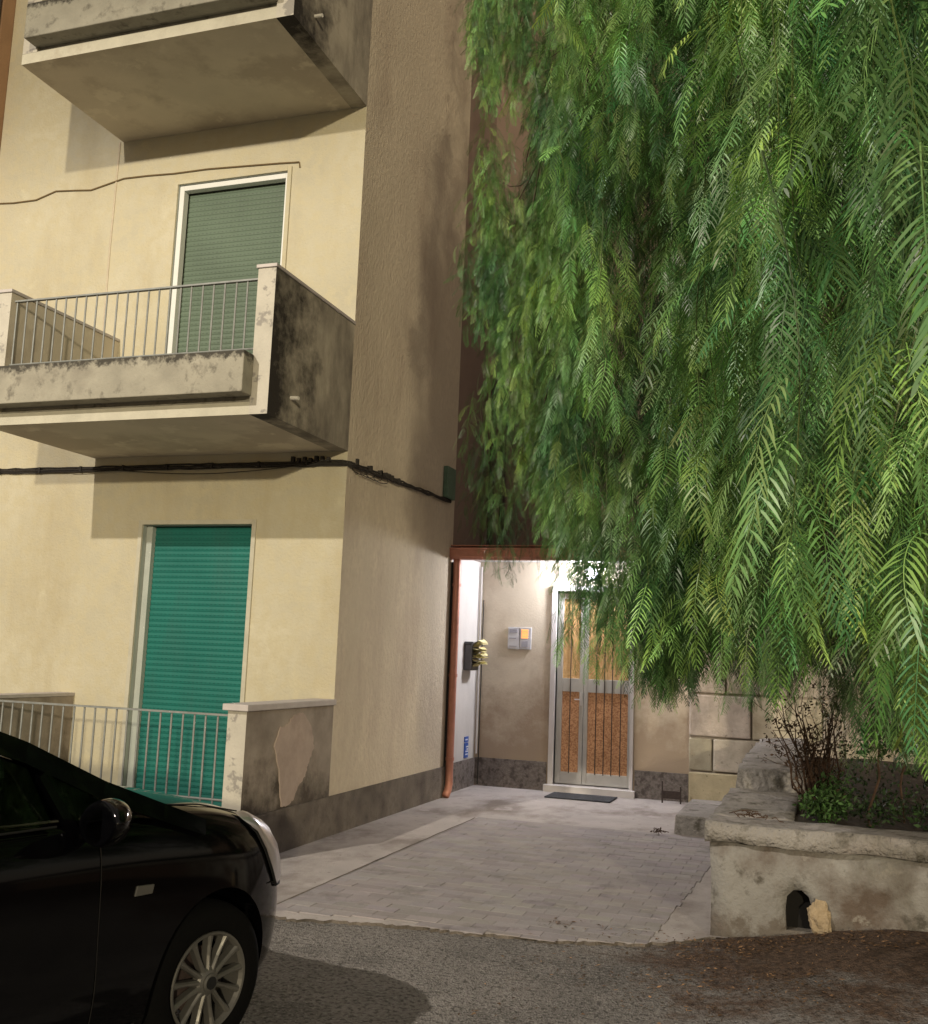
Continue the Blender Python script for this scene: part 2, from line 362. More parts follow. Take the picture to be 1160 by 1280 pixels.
def railing(x0, x1, zb, zt, y, parent, step=.105):
    m = MB().use('rail')
    m.tube([(x0, y, zb), (x1, y, zb)], .009, 6); m.box(x0, x1, y - .018, y + .018, zt - .008, zt + .006)
    n = int(round((x1 - x0) / step))
    for i in range(n + 1):
        x = x0 + .02 + (x1 - x0 - .04) * i / n + random.uniform(-.003, .003)
        m.tube([(x, y, zb - .03), (x + random.uniform(-.002, .002), y, zt - .008)], .0078, 6)
    return m.build('railing', parent)
def balcony(zb, label):
    b = bpy.data.objects.new('balcony', None)
    m = MB()
    x0, x1 = -6.75, XB - .16
    m.use('soffit').quad((x0, YP, zb), (x1, YP, zb), (x1, YF, zb), (x0, YF, zb))
    m.quad((x0, YP, zb), (x0, YF, zb), (x0, YF, zb + .16), (x0, YP, zb + .16))
    m.use('white_trim').quad((x0, YP, zb), (x1, YP, zb), (x1, YP, zb + .10), (x0, YP, zb + .10))
    m.use('ledge' if zb < 5 else 'ledge_top').quad((x0 + .16, YP + .0, zb + .10), (x1, YP, zb + .10), (x1, YP + .03, zb + .13), (x0 + .16, YP + .03, zb + .13))
    m.quad((x0, YP + .03, zb + .16), (x1, YP + .03, zb + .16), (x1, YF, zb + .16), (x0, YF, zb + .16))
    m.box(x0 + .161, x1 - .001, YP + .03, YP + .10, zb + .13, zb + .46)
    bal = m.build('balcony', apt, recalc=False); bal['label'] = label
    for s, (a, c) in enumerate(((x0, x0 + .16), (XB - .16, XB))):
        m = MB(); m.use('mould' if s else 'soffit'); z0 = zb if s else zb + .102
        m.box(a, c, YP, YF, z0, zb + 1.18, skip='f'); m.use('pier').quad((a, YP, z0), (c, YP, z0), (c, YP, zb + 1.18), (a, YP, zb + 1.18))
        m.build('side_panel', bal)
        m = MB().use('coping'); m.box(a - .012, c + .012, YP - .015, YF - .002, zb + 1.182, zb + 1.21); m.build('coping', bal, bevel=.003)
    m = MB().use('ledge' if zb < 5 else 'ledge_top'); m.box(x0 + .14, XB - .145, YP - .15, YP - .002, zb + .145, zb + .475); 
    m.box(x0 + .17, XB - .17, YP - .002, YP + .028, zb + .15, zb + .46)
    l = m.build('ledge', bal, bevel=.008)
    railing(x0 + .16, x1, zb + .545, zb + 1.115, YP + .06, bal)
    m = MB().use('tail_white'); m.tube([(XB - .02, YP + .36, zb + .215), (XB + .075, YP + .35, zb + .205)], .016, 10); m.build('drain_spout', bal)
    return bal
balcony(3.385, 'first floor balcony with moulded side panel and grey railing')
balcony(6.715, 'upper balcony cut off by the top of the picture')

# ground floor terrace
m = MB().use('ledge'); m.box(-6.75, XB - .165, YP + .02, YF - .005, -.05, .12); m.box(-6.74, XB - .166, YP + .03, YP + .13, .12, .40)
ter = m.build('terrace', apt)
m = MB().use('terr_side'); m.box(XB - .16, XB, YP, YF - .002, -.05, 1.125, skip='f')
m.use('pier').quad((XB - .16, YP, -.05), (XB, YP, -.05), (XB, YP, 1.125), (XB - .16, YP, 1.125)); pan = m.build('side_panel', ter)
# patch where the render has fallen off: thin irregular relief on the outer face
pts = [(7.42, .36), (7.36, .62), (7.25, .84), (7.33, .98), (7.45, 1.0), (7.52, 1.06), (7.68, 1.085), (7.80, 1.03), (7.90, .90), (7.93, .78), (7.84, .66), (7.80, .56), (7.70, .50), (7.62, .40), (7.55, .36)]
pp = []
for (y0, z0), (y1, z1) in zip(pts, pts[1:] + pts[:1]):
    for k in range(6): q = k / 6; pp.append((y0 + (y1 - y0) * q + random.uniform(-.009, .009), z0 + (z1 - z0) * q + random.uniform(-.009, .009)))
pts = pp
n = len(pts); m = MB().use('patch'); m.add([(XB + .002, y, z) for y, z in pts] + [(XB + .009, y * .985 + 7.62 * .015, z * .985 + .72 * .015) for y, z in pts],
    [tuple(range(n, 2 * n))] + [(i, (i + 1) % n, (i + 1) % n + n, i + n) for i in range(n)]); m.build('plaster_patch', ter)
m = MB().use('coping'); m.box(XB - .19, XB + .028, YP - .035, YF - .004, 1.127, 1.175); m.build('coping', ter, bevel=.005)
m = MB().use('terr_side'); m.box(-6.92, -6.752, YP, YF - .002, -.05, 1.07); m.use('coping').box(-6.93, -6.74, YP - .01, YF - .003, 1.072, 1.10); m.build('side_panel', ter)
railing(-6.74, XB - .165, .46, 1.085, YP + .07, ter)

# neighbour at far left
nb = thing('neighbouring_building', 'dark ochre building edge at the far upper left', 'building', (-11, 9, 0))
m = MB().use('neigh'); m.box(-14, -8.365, 8.12, 12, -.1, 12.8); m.build('wall', nb)
m = MB().use('darkmetal'); m.tube([(-8.40, 8.08, 0), (-8.40, 8.08, 12)], .03, 8); m.build('drain_pipe', nb)

# ------------------------------------------------------------------ ENTRANCE BUILDING
ent = thing('entrance_building', 'brown rear building with a covered entrance door behind the tree', 'building', (-1, 13, 0))
D = (-3.04, -2.12, .10, 2.43)
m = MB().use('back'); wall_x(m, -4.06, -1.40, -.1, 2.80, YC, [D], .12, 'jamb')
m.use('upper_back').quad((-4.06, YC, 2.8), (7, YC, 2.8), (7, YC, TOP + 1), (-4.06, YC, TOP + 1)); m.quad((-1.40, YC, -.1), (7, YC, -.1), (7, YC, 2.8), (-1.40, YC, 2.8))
m.build('rear_wall', ent, recalc=False)
m = MB().use('porch').quad((-4.06, 11.2, -.1), (-4.06, YC, -.1), (-4.06, YC, 2.78), (-4.06, 11.2, 2.78))
m.use('upper_back').quad((-4.06, 11.2, 2.78), (-4.06, YC, 2.78), (-4.06, YC, TOP), (-4.06, 11.2, TOP)); m.build('porch_wall', ent, recalc=False)
for q in ((-4.058, -4.035, 11.22, YC - .02, -.02, .345), (-4.035, -3.125, YC - .022, YC - .001, -.02, .355), (-2.055, -1.432, YC - .022, YC - .001, -.02, .335)): simple('box', 'skirt2', *q).build('skirting', ent)
m = MB().use('porch').box(-4.05, -1.25, 11.24, YC - .002, 2.785, 2.835, skip='t'); m.use('upper_back').quad((-4.05, 11.24, 2.835), (-1.25, 11.24, 2.835), (-1.25, YC - .002, 2.86), (-4.05, YC - .002, 2.86)); pr = m.build('porch_roof', ent)
m = MB().use('copper'); pf = [(11.235, 2.84), (11.235, 2.74), (11.22, 2.705), (11.18, 2.685), (11.13, 2.69), (11.10, 2.72), (11.095, 2.80), (11.082, 2.815), (11.095, 2.822), (11.105, 2.80), (11.11, 2.725), (11.15, 2.70), (11.20, 2.71), (11.222, 2.75), (11.222, 2.84)]
n = len(pf); m.add([(-4.0, a, b) for a, b in pf] + [(-1.25, a, b) for a, b in pf], [(i, i + n, (i + 1) % n + n, (i + 1) % n) for i in range(n)] + [tuple(range(n)), tuple(range(2 * n - 1, n - 1, -1))])
m.box(-4.0, -1.25, 11.13, 11.30, 2.842, 2.855); m.build('gutter', pr)
m = MB().use('copper'); px, py = -3.93, 11.17
m.tube([(px, py, 2.70), (px, py + .01, 2.62), (px, py + .02, 2.5), (px, py + .02, .16), (px, py - .005, .10), (px, py - .07, .045)], .043, 14); dp = m.build('downpipe', ent, smooth=True)
for z in (2.38, 1.35, .42):
    m = MB().use('copper'); m.tube([(px, py + .02, z), (px, py + .02, z + .035)], .050, 14); m.box(px - .05, px, py + .01, py + .05, z + .01, z + .025); m.build('pipe_bracket', dp)
m = MB().use('dark'); m.tube([(-3.985, 11.18, 2.66), (-3.985, 11.18, .02)], .014, 6); m.build('wire', ent)  # thin dark line down the gap beside the downpipe
m = MB().use('porch'); m.tube([(-4.03, YC - .03, 2.72), (-4.02, YC - .03, .40)], .014, 8); m.use('dark').tube([(-3.99, YC - .03, 2.3), (-3.99, YC - .03, .03)], .006, 6); m.build('conduit', ent)
m = MB().use('darkmetal')
for x in (-3.93, -3.78): m.tube([(x, YC - .08, 2.92), (x, YC - .08, 5.15)], .035, 8)
m.build('drain_pipe', ent, smooth=True)
# door
m = MB().use('jamb'); m.box(-3.105, -3.04, YC - .03, YC + .11, .0, 2.50); m.box(-2.12, -2.075, YC - .03, YC + .11, .0, 2.50); m.box(-3.04, -2.12, YC - .03, YC + .11, 2.43, 2.50); m.box(-3.14, -2.04, YC - .10, YC + .10, -.03, .098)
door = m.build('door', ent, bevel=.004)
yd = YC + .06
m = MB().use('alum')
def leaf(x0, x1, s0, s1):
    m.box(x0, x0 + s0, yd - .02, yd + .03, .115, 2.41); m.box(x1 - s1, x1, yd - .02, yd + .03, .115, 2.41)
    for z0, z1 in ((.115, .25), (1.21, 1.37), (2.34, 2.41)): m.box(x0 + s0, x1 - s1, yd - .016, yd + .028, z0, z1)
leaf(-3.035, -2.70, .07, .05); leaf(-2.695, -2.125, .05, .03); m.build('leaf_frame', door, bevel=.003)
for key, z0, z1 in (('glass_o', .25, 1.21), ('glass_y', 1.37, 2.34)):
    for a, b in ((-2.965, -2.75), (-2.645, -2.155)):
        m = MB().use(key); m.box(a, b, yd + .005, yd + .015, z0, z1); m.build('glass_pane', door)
m = MB().use('darkmetal')
for x in (-2.86, -2.54, -2.44, -2.345, -2.24): m.tube([(x, yd - .03, .24), (x, yd - .03, 2.35)], .006, 6)
m.build('bars', door)
m = MB().use('chrome'); m.box(-2.735, -2.715, yd - .05, yd - .02, 1.05, 1.2); m.tube([(-2.725, yd - .05, 1.12), (-2.80, yd - .06, 1.12)], .008, 8); m.build('handle', door)

# rough stone wall right of the door
sw = thing('stone_block_wall', 'wall of large pale stone blocks right of the entrance door', 'wall', (1.4, 12.4, 0))
m = MB().use('mortar'); m.box(-1.42, 4.6, 12.405, 12.445, -.05, 2.78); m.build('mortar_bed', sw)
m = MB().use('stone')
rows = [(0, .375, [-1.425, -.80, -.1, .75, 1.5, 2.4, 3.3, 4.6]), (.385, .765, [-1.425, -1.15, -.55, .28, .9, 1.8, 2.5, 3.4, 4.6]), (.775, 1.26, [-1.425, -.72, .05, .9, 1.6, 2.6, 3.5, 4.6]),
        (1.27, 1.66, [-1.425, -1.0, -.3, .4, 1.3, 2.2, 3.1, 4.6]), (1.67, 2.05, [-1.425, -.6, .1, 1.1, 2.0, 3.0, 4.6]), (2.06, 2.78, [-1.425, -.9, .0, 1.0, 2.0, 3.2, 4.6])]
for ri, (z0, z1, xs) in enumerate(rows):
    for i, (a, b) in enumerate(zip(xs, xs[1:])):
        t = random.uniform(.85, 1.12); m.t = (t, t * random.uniform(.95, 1.0), t * random.uniform(.86, .98))
        if ri == 0 and i == 0: m.t = (1.1, 1.05, .82)
        yy = 12.36 + random.uniform(-.012, .012); j = lambda: random.uniform(-.012, .012)
        m.box(a + .010, b - .010, yy, 12.41, z0 + .006, z1 - .006, jit=.007)
m.build('blocks', sw, bevel=.022)

# ------------------------------------------------------------------ small things at the entrance
t = thing('mailbox', 'dark grey mailbox on the white porch wall stuffed with papers', 'mailbox', (-4.05, 12.05, 1.42))
m = MB().use('grey_plastic'); m.box(-4.058, -3.955, 11.92, 12.20, 1.42, 1.735); m.build('body', t, bevel=.01)
m = MB().use('grey_plastic'); m.box(-4.05, -3.94, 11.90, 12.215, 1.74, 1.765); m.build('lid', t, bevel=.004)
m = MB().use('paper')
for i in range(11):
    z = 1.47 + i * .026; y0 = 11.93 + random.uniform(-.01, .04); w = random.uniform(.18, .26); L_ = random.uniform(.08, .15); up = random.uniform(-.07, .09)
    m.t = random.choice([(1, 1, 1), (1.1, 1.0, .62), (1.1, 1.05, .7), (.75, .72, .7), (1, .95, .55)])
    for k in range(2):
        a = [(-3.955, y0, z), (-3.955, y0 + w, z), (-3.955 + L_ * .6, y0 + w + .01, z + up * .8 + .02), (-3.955 + L_ * .6, y0 - .01, z + up * .8), (-3.955 + L_, y0 + w, z + up * .5), (-3.955 + L_, y0 + .02, z + up * .4)]
        a = [(q[0], q[1], q[2] + k * .004) for q in a]; m.add(a, [(0, 1, 2, 3), (3, 2, 4, 5)])
one(m, 'paper_bundle', 'bundle of folded yellowish leaflets sticking out of the mailbox', 'papers', recalc=False)

t = thing('intercom', 'silver intercom plate with two panels, right one lit orange', 'intercom', (-3.5, YC, 1.69))
m = MB().use('silver'); m.box(-3.66, -3.515, YC - .022, YC - .001, 1.70, 1.97); m.build('bell_panel', t, bevel=.004)
m = MB().use('silver'); m.box(-3.507, -3.36, YC - .022, YC - .001, 1.70, 1.97); lp = m.build('lit_panel', t, bevel=.004)
for q in ((-3.64, -3.54, YC - .026, YC - .022, 1.90, 1.945), (-3.645, -3.55, YC - .026, YC - .022, 1.825, 1.84), (-3.64, -3.54, YC - .026, YC - .022, 1.73, 1.74)): simple('box', 'label_grey', *q).build('name_plate', t)
m = MB().use('orange_lit')
for k in range(4): m.box(-3.485, -3.40, YC - .027, YC - .022, 1.835 + k * .029, 1.835 + k * .029 + .024)
m.build('name_plate', t)
m = MB().use('label_grey'); m.box(-3.485, -3.40, YC - .026, YC - .022, 1.73, 1.80); m.build('speaker_grille', t)

t = thing('small_wall_sign', 'small blue sign with white print low on the porch wall', 'sign', (-4.05, 12.12, .36))
m = MB().use('blue'); m.box(-4.058, -4.048, 12.05, 12.19, .37, .545); m.build('plate', t); simple('box', 'blue', -4.058, -4.048, 12.05, 12.19, .555, .62).build('plate', t)
for z, a, b in ((.585, 12.065, 12.15), (.50, 12.10, 12.175), (.47, 12.12, 12.17), (.445, 12.08, 12.17), (.41, 12.075, 12.165)): simple('box', 'white', -4.047, -4.044, a, b, z - .007, z + .008).build('print', t)

t = thing('porch_lamp', 'round white lamp glowing above the entrance door', 'lamp', (-2.62, YC, 2.62))
m = MB().use('grey_plastic'); m.lathe([(.0, 0), (.085, 0), (.085, .03), (.0, .03)], (-2.62, YC - .001, 2.655), (0, -1, 0)); m.build('mount', t)
mm = bpy.data.materials.new('lamp_glow'); mm.use_nodes = True; bb = mm.node_tree.nodes['Principled BSDF']; bb.inputs['Emission Color'].default_value = (.82, .90, 1, 1); bb.inputs['Emission Strength'].default_value = 22; M['glow'] = mm
m = MB().use('glow'); m.lathe([(.075, .03), (.078, .05), (.065, .085), (.035, .105), (.001, .112)], (-2.62, YC - .001, 2.655), (0, -1, 0)); m.build('globe', t, smooth=True)

m = MB().use('doormat'); m.box(-2.98, -2.22, 11.80, 12.27, .020, .034); one(m, 'doormat', 'dark rubber doormat in front of the entrance step', 'doormat', bevel=.003)
m = MB().use('darkmetal'); bx, by = -1.58, 12.12
m.box(bx - .11, bx - .095, by - .012, by + .012, .03, .27); m.box(bx + .095, bx + .11, by - .012, by + .012, .03, .22); m.box(bx - .095, bx + .095, by - .004, by + .004, .08, .165)
one(m, 'boot_scraper', 'small rusty iron boot scraper on the concrete right of door', 'boot scraper')
m = MB().use('cap'); m.box(-1.29, -.58, 10.1, 11.5, 0, .185, jit=.012); one(m, 'stone_step', 'low worn stone step beside the planter wall', 'step', bevel=.018)

# cables along the building
m = MB().use('wire')
def wob(p0, p1, n, a): return [tuple(p0[i] + (p1[i] - p0[i]) * k / n + (random.uniform(-a, a) if 0 < k < n else 0) * (1, .3, 1)[i] for i in range(3)) for k in range(n + 1)]
for dz, r in ((0, .013), (.022, .009), (-.018, .007)):
    A = wob((-8.35, YF - .022, 3.275 + dz), (-4.03, YF - .022, 3.27 + dz), 40, .005)
    B = wob((-3.975, YF + .03, 3.265 + dz), (-3.975, 11.0, 3.34 + dz * .6), 22, .008)
    m.tube(A + B, r, 5)
A = [(x, YF - .04, 3.25 - .05 * math.sin((x + 6.4) / 1.9 * math.pi) if -6.4 < x < -4.5 else 3.25) for x in np.linspace(-7, -4.3, 24)]; m.tube(A, .004, 4)
for k in range(9): x = -7.9 + k * .5; m.box(x, x + .02, YF - .04, YF - .001, 3.25, 3.305)
for k in range(7):                                       # tangle of ties and coils near the corner
    x = -4.55 + k * .06; m.box(x, x + .03, YF - .045, YF - .01, 3.285, 3.33 + random.uniform(-.01, .015))
for k in range(4):
    y = 8.5 + k * .16; m.tube([(XB + .03 + .02 * math.cos(a), y + .13 * math.cos(a), 3.245 + .035 * math.sin(a)) for a in np.linspace(0, 6.28, 12)], .004, 4)
for k in range(8):
    y = 8.7 + random.uniform(0, .7); m.box(XB + .005, XB + .05, y, y + .03, 3.28, 3.33)
one(m, 'cable_bundle', 'black cable bundle clipped across both walls below the balcony', 'cables')
m = MB().use('wire_b'); P = [(-8.35, 6.22), (-8.1, 6.20), (-7.8, 6.20), (-7.55, 6.27), (-7.3, 6.25), (-7.1, 6.23), (-6.9, 6.27), (-6.7, 6.31), (-6.4, 6.305), (-6.1, 6.29), (-5.7, 6.29), (-5.4, 6.275), (-5.1, 6.26), (-4.9, 6.25), (-4.68, 6.235), (-4.67, 6.18)]
m.tube([(x, YF - .010, z) for x, z in P], .0075, 5); one(m, 'thin_wire', 'thin brown wire crossing the wall above the upper window', 'wire')
m = MB().use('moss'); m.box(XB + .002, XB + .06, 10.78, 11.05, 3.36, 3.72); one(m, 'junction_box', 'narrow green junction box where the cable bundle ends', 'junction box', bevel=.008)

# ------------------------------------------------------------------ GROUND
def gz(x, y):
    s = min(1, max(0, (x + .75) / 1.3)); s = s * s * (3 - 2 * s)
    f = min(1, max(0, (y - 3.4) / 2.6)); return .175 * s * f
xs = np.unique(np.concatenate([[-300, -120, -60, -25], np.arange(-10, 8.01, .16), [25, 60, 120, 300]])); ys = np.unique(np.concatenate([[-300, -120, -40, -12], np.arange(0, 6.9, .16), np.arange(7, 16, 1.), [40, 120, 400]]))
m = MB().use('asphalt'); nx = len(xs)
m.add([(x, y, gz(x, y) + (0 if abs(x) > 9 or y < 1 or y > 6.8 or x < -4 else random.uniform(-.004, .004))) for y in ys for x in xs], [(j * nx + i, j * nx + i + 1, (j + 1) * nx + i + 1, (j + 1) * nx + i) for j in range(len(ys) - 1) for i in range(nx - 1)])
o = m.build('road', None, smooth=True, recalc=False); o['kind'] = 'structure'
# pale concrete apron with a broken front edge
front = []
for x in np.arange(-4.0, -.56, .03):
    base = float(np.interp(x, [-4, -3.14, -2.33, -1.4, -1.0, -.76, -.6], [5.66, 5.71, 5.87, 5.99, 6.13, 6.30, 6.5]))
    front.append((x, base + .02 * math.sin(x * 9) * math.sin(x * 4.1 + 1) + random.uniform(-.03, .03)))
m = MB().use('concrete'); n = len(front)
tz = .016
m.add([(x, y, tz) for x, y in front] + [(x, YC + .02 if x > -1.4 or 1 else YC, tz) for x, y in front], [(i, i + 1, i + 1 + n, i + n) for i in range(n - 1)])
m.use('skirt').add([(x, y, tz) for x, y in front] + [(x, y - .012, -.006) for x, y in front], [(i, i + n, i + n + 1, i + 1) for i in range(n - 1)])
m.use('concrete').quad((front[-1][0], front[-1][1], tz), (1.0, 6.9, tz), (1.0, 12.4, tz), (front[-1][0], 12.47, tz))
m.quad((-4.06, 11.19, tz), (-4.0, 11.19, tz), (-4.0, YC, tz), (-4.06, YC, tz))
o = m.build('driveway', None, recalc=False); o['kind'] = 'structure'
m = MB().use('paver')
y = 5.80; r = 0
def rgt(y): return -.93 + (y - 6) * .045
while y < 9.95:
    x = -3.19 + (r % 2) * -.105 - random.uniform(0, .03); lim = rgt(y)
    while x < lim - .03:
        a = max(x, -3.19); b = min(x + .21, lim + random.uniform(-.01, .01))
        fy = np.interp((a + b) / 2, [p[0] for p in front], [p[1] for p in front]) + (.11 if a < -2.45 else .004)
        if b - a > .03 and y + .085 > fy:
            fy = max(fy, y + .0012)
            t = random.uniform(.90, 1.10); m.t = (t, t * random.uniform(.97, 1.02), t * random.uniform(.96, 1.05)); h = random.uniform(0, .003)
            m.box(a + random.uniform(.0006, .0022), b - random.uniform(.0006, .0022), fy, y + .1038, tz, tz + .0035 + h, skip='b')
        x += .21
    y += .105; r += 1
o = m.build('paving', None, recalc=False); o['kind'] = 'structure'
# mortar seam line along the paving's left edge
m = MB().use('skirt'); P = [(-3.205 + random.uniform(-.006, .006), yy) for yy in np.arange(5.75, 10.05, .15)]
m.add([(x - .008, yy, tz + .004) for x, yy in P] + [(x + .008, yy, tz + .004) for x, yy in P], [(i, i + len(P), i + len(P) + 1, i + 1) for i in range(len(P) - 1)])
o = m.build('driveway_joint', None, recalc=False); o['kind'] = 'structure'

# ------------------------------------------------------------------ PLANTER
def rough_slab(m, x0, x1, y0, y1, z0, z1, st, amp):
    """box subdivided and displaced: worn, wobbly edges"""
    nx = max(1, int((x1 - x0) / st)); ny = max(1, int((y1 - y0) / st)); nz = max(1, int((z1 - z0) / st))
    bm = bmesh.new(); bmesh.ops.create_cube(bm, size=1)
    for ax, c in ((0, nx), (1, ny), (2, nz)):
        for k in range(1, c):
            v = [0, 0, 0]; v[ax] = -.5 + k / c; nr = [0, 0, 0]; nr[ax] = 1
            bmesh.ops.bisect_plane(bm, geom=bm.verts[:] + bm.edges[:] + bm.faces[:], plane_co=v, plane_no=nr)
    from mathutils import noise
    vs = []
    for v in bm.verts:
        p = Vector((x0 + (v.co.x + .5) * (x1 - x0), y0 + (v.co.y + .5) * (y1 - y0), z0 + (v.co.z + .5) * (z1 - z0)))
        e = sum(abs(abs(c) - .5) < 1e-4 for c in v.co)
        d = noise.noise_vector(p * 3.1) * amp + noise.noise_vector(p * 11) * amp * .5
        if e >= 2:
            k = (amp * .5 + max(0, noise.noise(p * 5.3)) * amp * 3.2)
            for i in range(3):
                if abs(abs(v.co[i]) - .5) < 1e-4: d[i] -= math.copysign(k * .5, v.co[i])
        vs.append(p + d)
    bm.verts.index_update(); m.add(vs, [[v.index for v in f.verts] for f in bm.faces]); bm.free()
pl = thing('planter', 'low weathered concrete planter with a drain hole under the tree', 'planter', (1.5, 8, 0))
m = MB().use('planter'); rough_slab(m, -.62, 4.6, 6.515, 6.80, -.05, .55, .12, .010); w = m.build('front_wall', pl, smooth=True)
m = MB().use('planter'); rough_slab(m, -.615, -.30, 6.80, 12.3, -.05, .55, .2, .006); m.build('end_wall', pl, smooth=True)
# drain opening cut through the front wall
c = MB().use('hole'); hp = [(-.185, .0), (-.05, .0), (-.045, .20), (-.06, .27), (-.10, .315), (-.145, .31), (-.18, .26), (-.19, .15)]; hp = [(x, z + .10) for x, z in [(p[0], p[1] * .72) for p in hp]]
c.prism(hp, 6.3, 6.70); co = c.build('cutter'); md = w.modifiers.new('h', 'BOOLEAN'); md.object = co; md.operation = 'DIFFERENCE'; md.solver = 'EXACT'
bpy.context.view_layer.update(); dg = bpy.context.evaluated_depsgraph_get(); nm = bpy.data.meshes.new_from_object(w.evaluated_get(dg)); w.modifiers.clear(); w.data = nm; bpy.data.objects.remove(co)
m = MB().use('cap'); rough_slab(m, -.645, 4.65, 6.475, 6.86, .555, .672, .05, .014); m.build('cap', pl, smooth=True)
m = MB().use('cap'); rough_slab(m, -.64, -.14, 6.83, 8.35, .55, .676, .06, .015); m.build('cap', pl, smooth=True)
m = MB().use('cap'); rough_slab(m, -.60, -.10, 8.3, 12.2, .55, .83, .10, .018); m.build('cap', pl, smooth=True)
m = MB().use('soil'); xs2 = np.linspace(-.3, 4.6, 40); ys2 = np.linspace(6.78, 12.35, 40); k = len(xs2)
m.add([(x, y, .63 + .05 * math.sin(x * 3) * math.sin(y * 2.3) + random.uniform(-.015, .015)) for y in ys2 for x in xs2], [(j * k + i, j * k + i + 1, (j + 1) * k + i + 1, (j + 1) * k + i) for j in range(39) for i in range(39)])
m.build('soil', pl, smooth=True, recalc=False)
m = MB().use('hole'); m.box(-.22, -.03, 6.60, 6.62, .05, .36); m.build('dark_hole_plate', pl)  # near-black plate behind the opening: the hole's inner shade put into colour
m = MB().use('rubble'); 
bm = bmesh.new(); bmesh.ops.create_icosphere(bm, subdivisions=4, radius=1); bm.verts.index_update(); vs = []
from mathutils import noise as MNZ
for v in bm.verts:
    p = v.co.copy(); q = p * (1 + .35 * MNZ.noise(p * 1.7) + .16 * MNZ.noise(p * 5) + .08 * MNZ.noise(p * 11)); vs.append((.005 + q.x * .062 - q.z * .012, 6.505 + q.y * .03, gz(0, 6.4) + .075 + q.z * .10))
m.add(vs, [[v.index for v in f.verts] for f in bm.faces]); bm.free()
one(m, 'broken_stone', 'broken yellowish stone leaning beside the planter drain hole', 'stone', smooth=False)

# ------------------------------------------------------------------ camera model (used to check the crown against the frame)
CAM = np.array([0, 0, 1.6]); cr = np.array([.94596496, .32195708, .03865146]); cu = np.array([.00818307, -.14285942, .98970916]); cf = np.array([-.3241656, .9359139, .1377746]); F = 1285.54
def proj(P):
    d = np.asarray(P) - CAM; z = d @ cf; return 580 + F * (d @ cr) / z, 640 - F * (d @ cu) / z, z
def unproj(u, v, depth): return CAM + cf * depth + cr * ((u - 580) * depth / F) - cu * ((v - 640) * depth / F)

# ------------------------------------------------------------------ PEPPER TREE
def frond(n, L, ll, seg, droop):
    """feathery leaf: rachis leaves along +x and bends down; returns verts, faces(list of index tuples)"""
    V = []; Fc = []
    ts = np.linspace(0, 1, n + 1); ang0 = R(rng.uniform(-45, 15)); ang = ang0 - (R(88) + ang0 + droop - .1) * (1 - np.exp(-ts * rng.uniform(1.4, 3.2))); step = L / n
    P = np.cumsum(np.stack([np.cos(ang) * step, 0 * ang, np.sin(ang) * step], 1), 0)
    wv = rng.uniform(-.3, .3); P[:, 1] += wv * ts ** 2 * L
    for i in range(0, n, 1):                                    # rachis: thin ribbon cross
        a, b = P[i], P[i + 1]; w = .0013 * (1 - .6 * ts[i]); o = len(V)
        V += [a + (0, w, 0), a - (0, w, 0), b - (0, w, 0), b + (0, w, 0)]; Fc.append((o, o + 1, o + 2, o + 3))
    for i in range(1, n + 1):
        t = ts[i]; T = np.array([math.cos(ang[i]), 0, math.sin(ang[i])]); Nn = np.array([-T[2], 0, T[0]])
        l0 = ll * (math.sin(math.pi * (.16 + .80 * t)) ** .55)
        for sd in (-1, 1):
            if rng.random() < .035: continue
            l = l0 * rng.uniform(.88, 1.1); fw = R(rng.uniform(58, 72)) - t * R(20)
            side = np.array([0, sd, 0]); d0 = T * math.cos(fw) + side * math.sin(fw) + Nn * rng.uniform(-.22, .22)
            g = np.array([0, 0, -1.]) * rng.uniform(.15, .5) + T * .2
            pts = [P[i] + d0 * l * q + g * l * q * q for q in ((0, .38, .72, 1.) if seg else (0, .45, 1.))]
            wd = np.cross(d0, Nn * sd); wd = wd / np.linalg.norm(wd) * ll * .047; o = len(V)
            if seg:
                V += [pts[0], pts[1] + wd, pts[1] - wd, pts[2] + wd * .85, pts[2] - wd * .85, pts[3]]
                Fc += [(o, o + 1, o + 2), (o + 1, o + 3, o + 4, o + 2), (o + 3, o + 5, o + 4)]
            else:
                V += [pts[0], pts[1] + wd, pts[2], pts[1] - wd]; Fc += [(o, o + 1, o + 2, o + 3)]
    return np.array(V), Fc
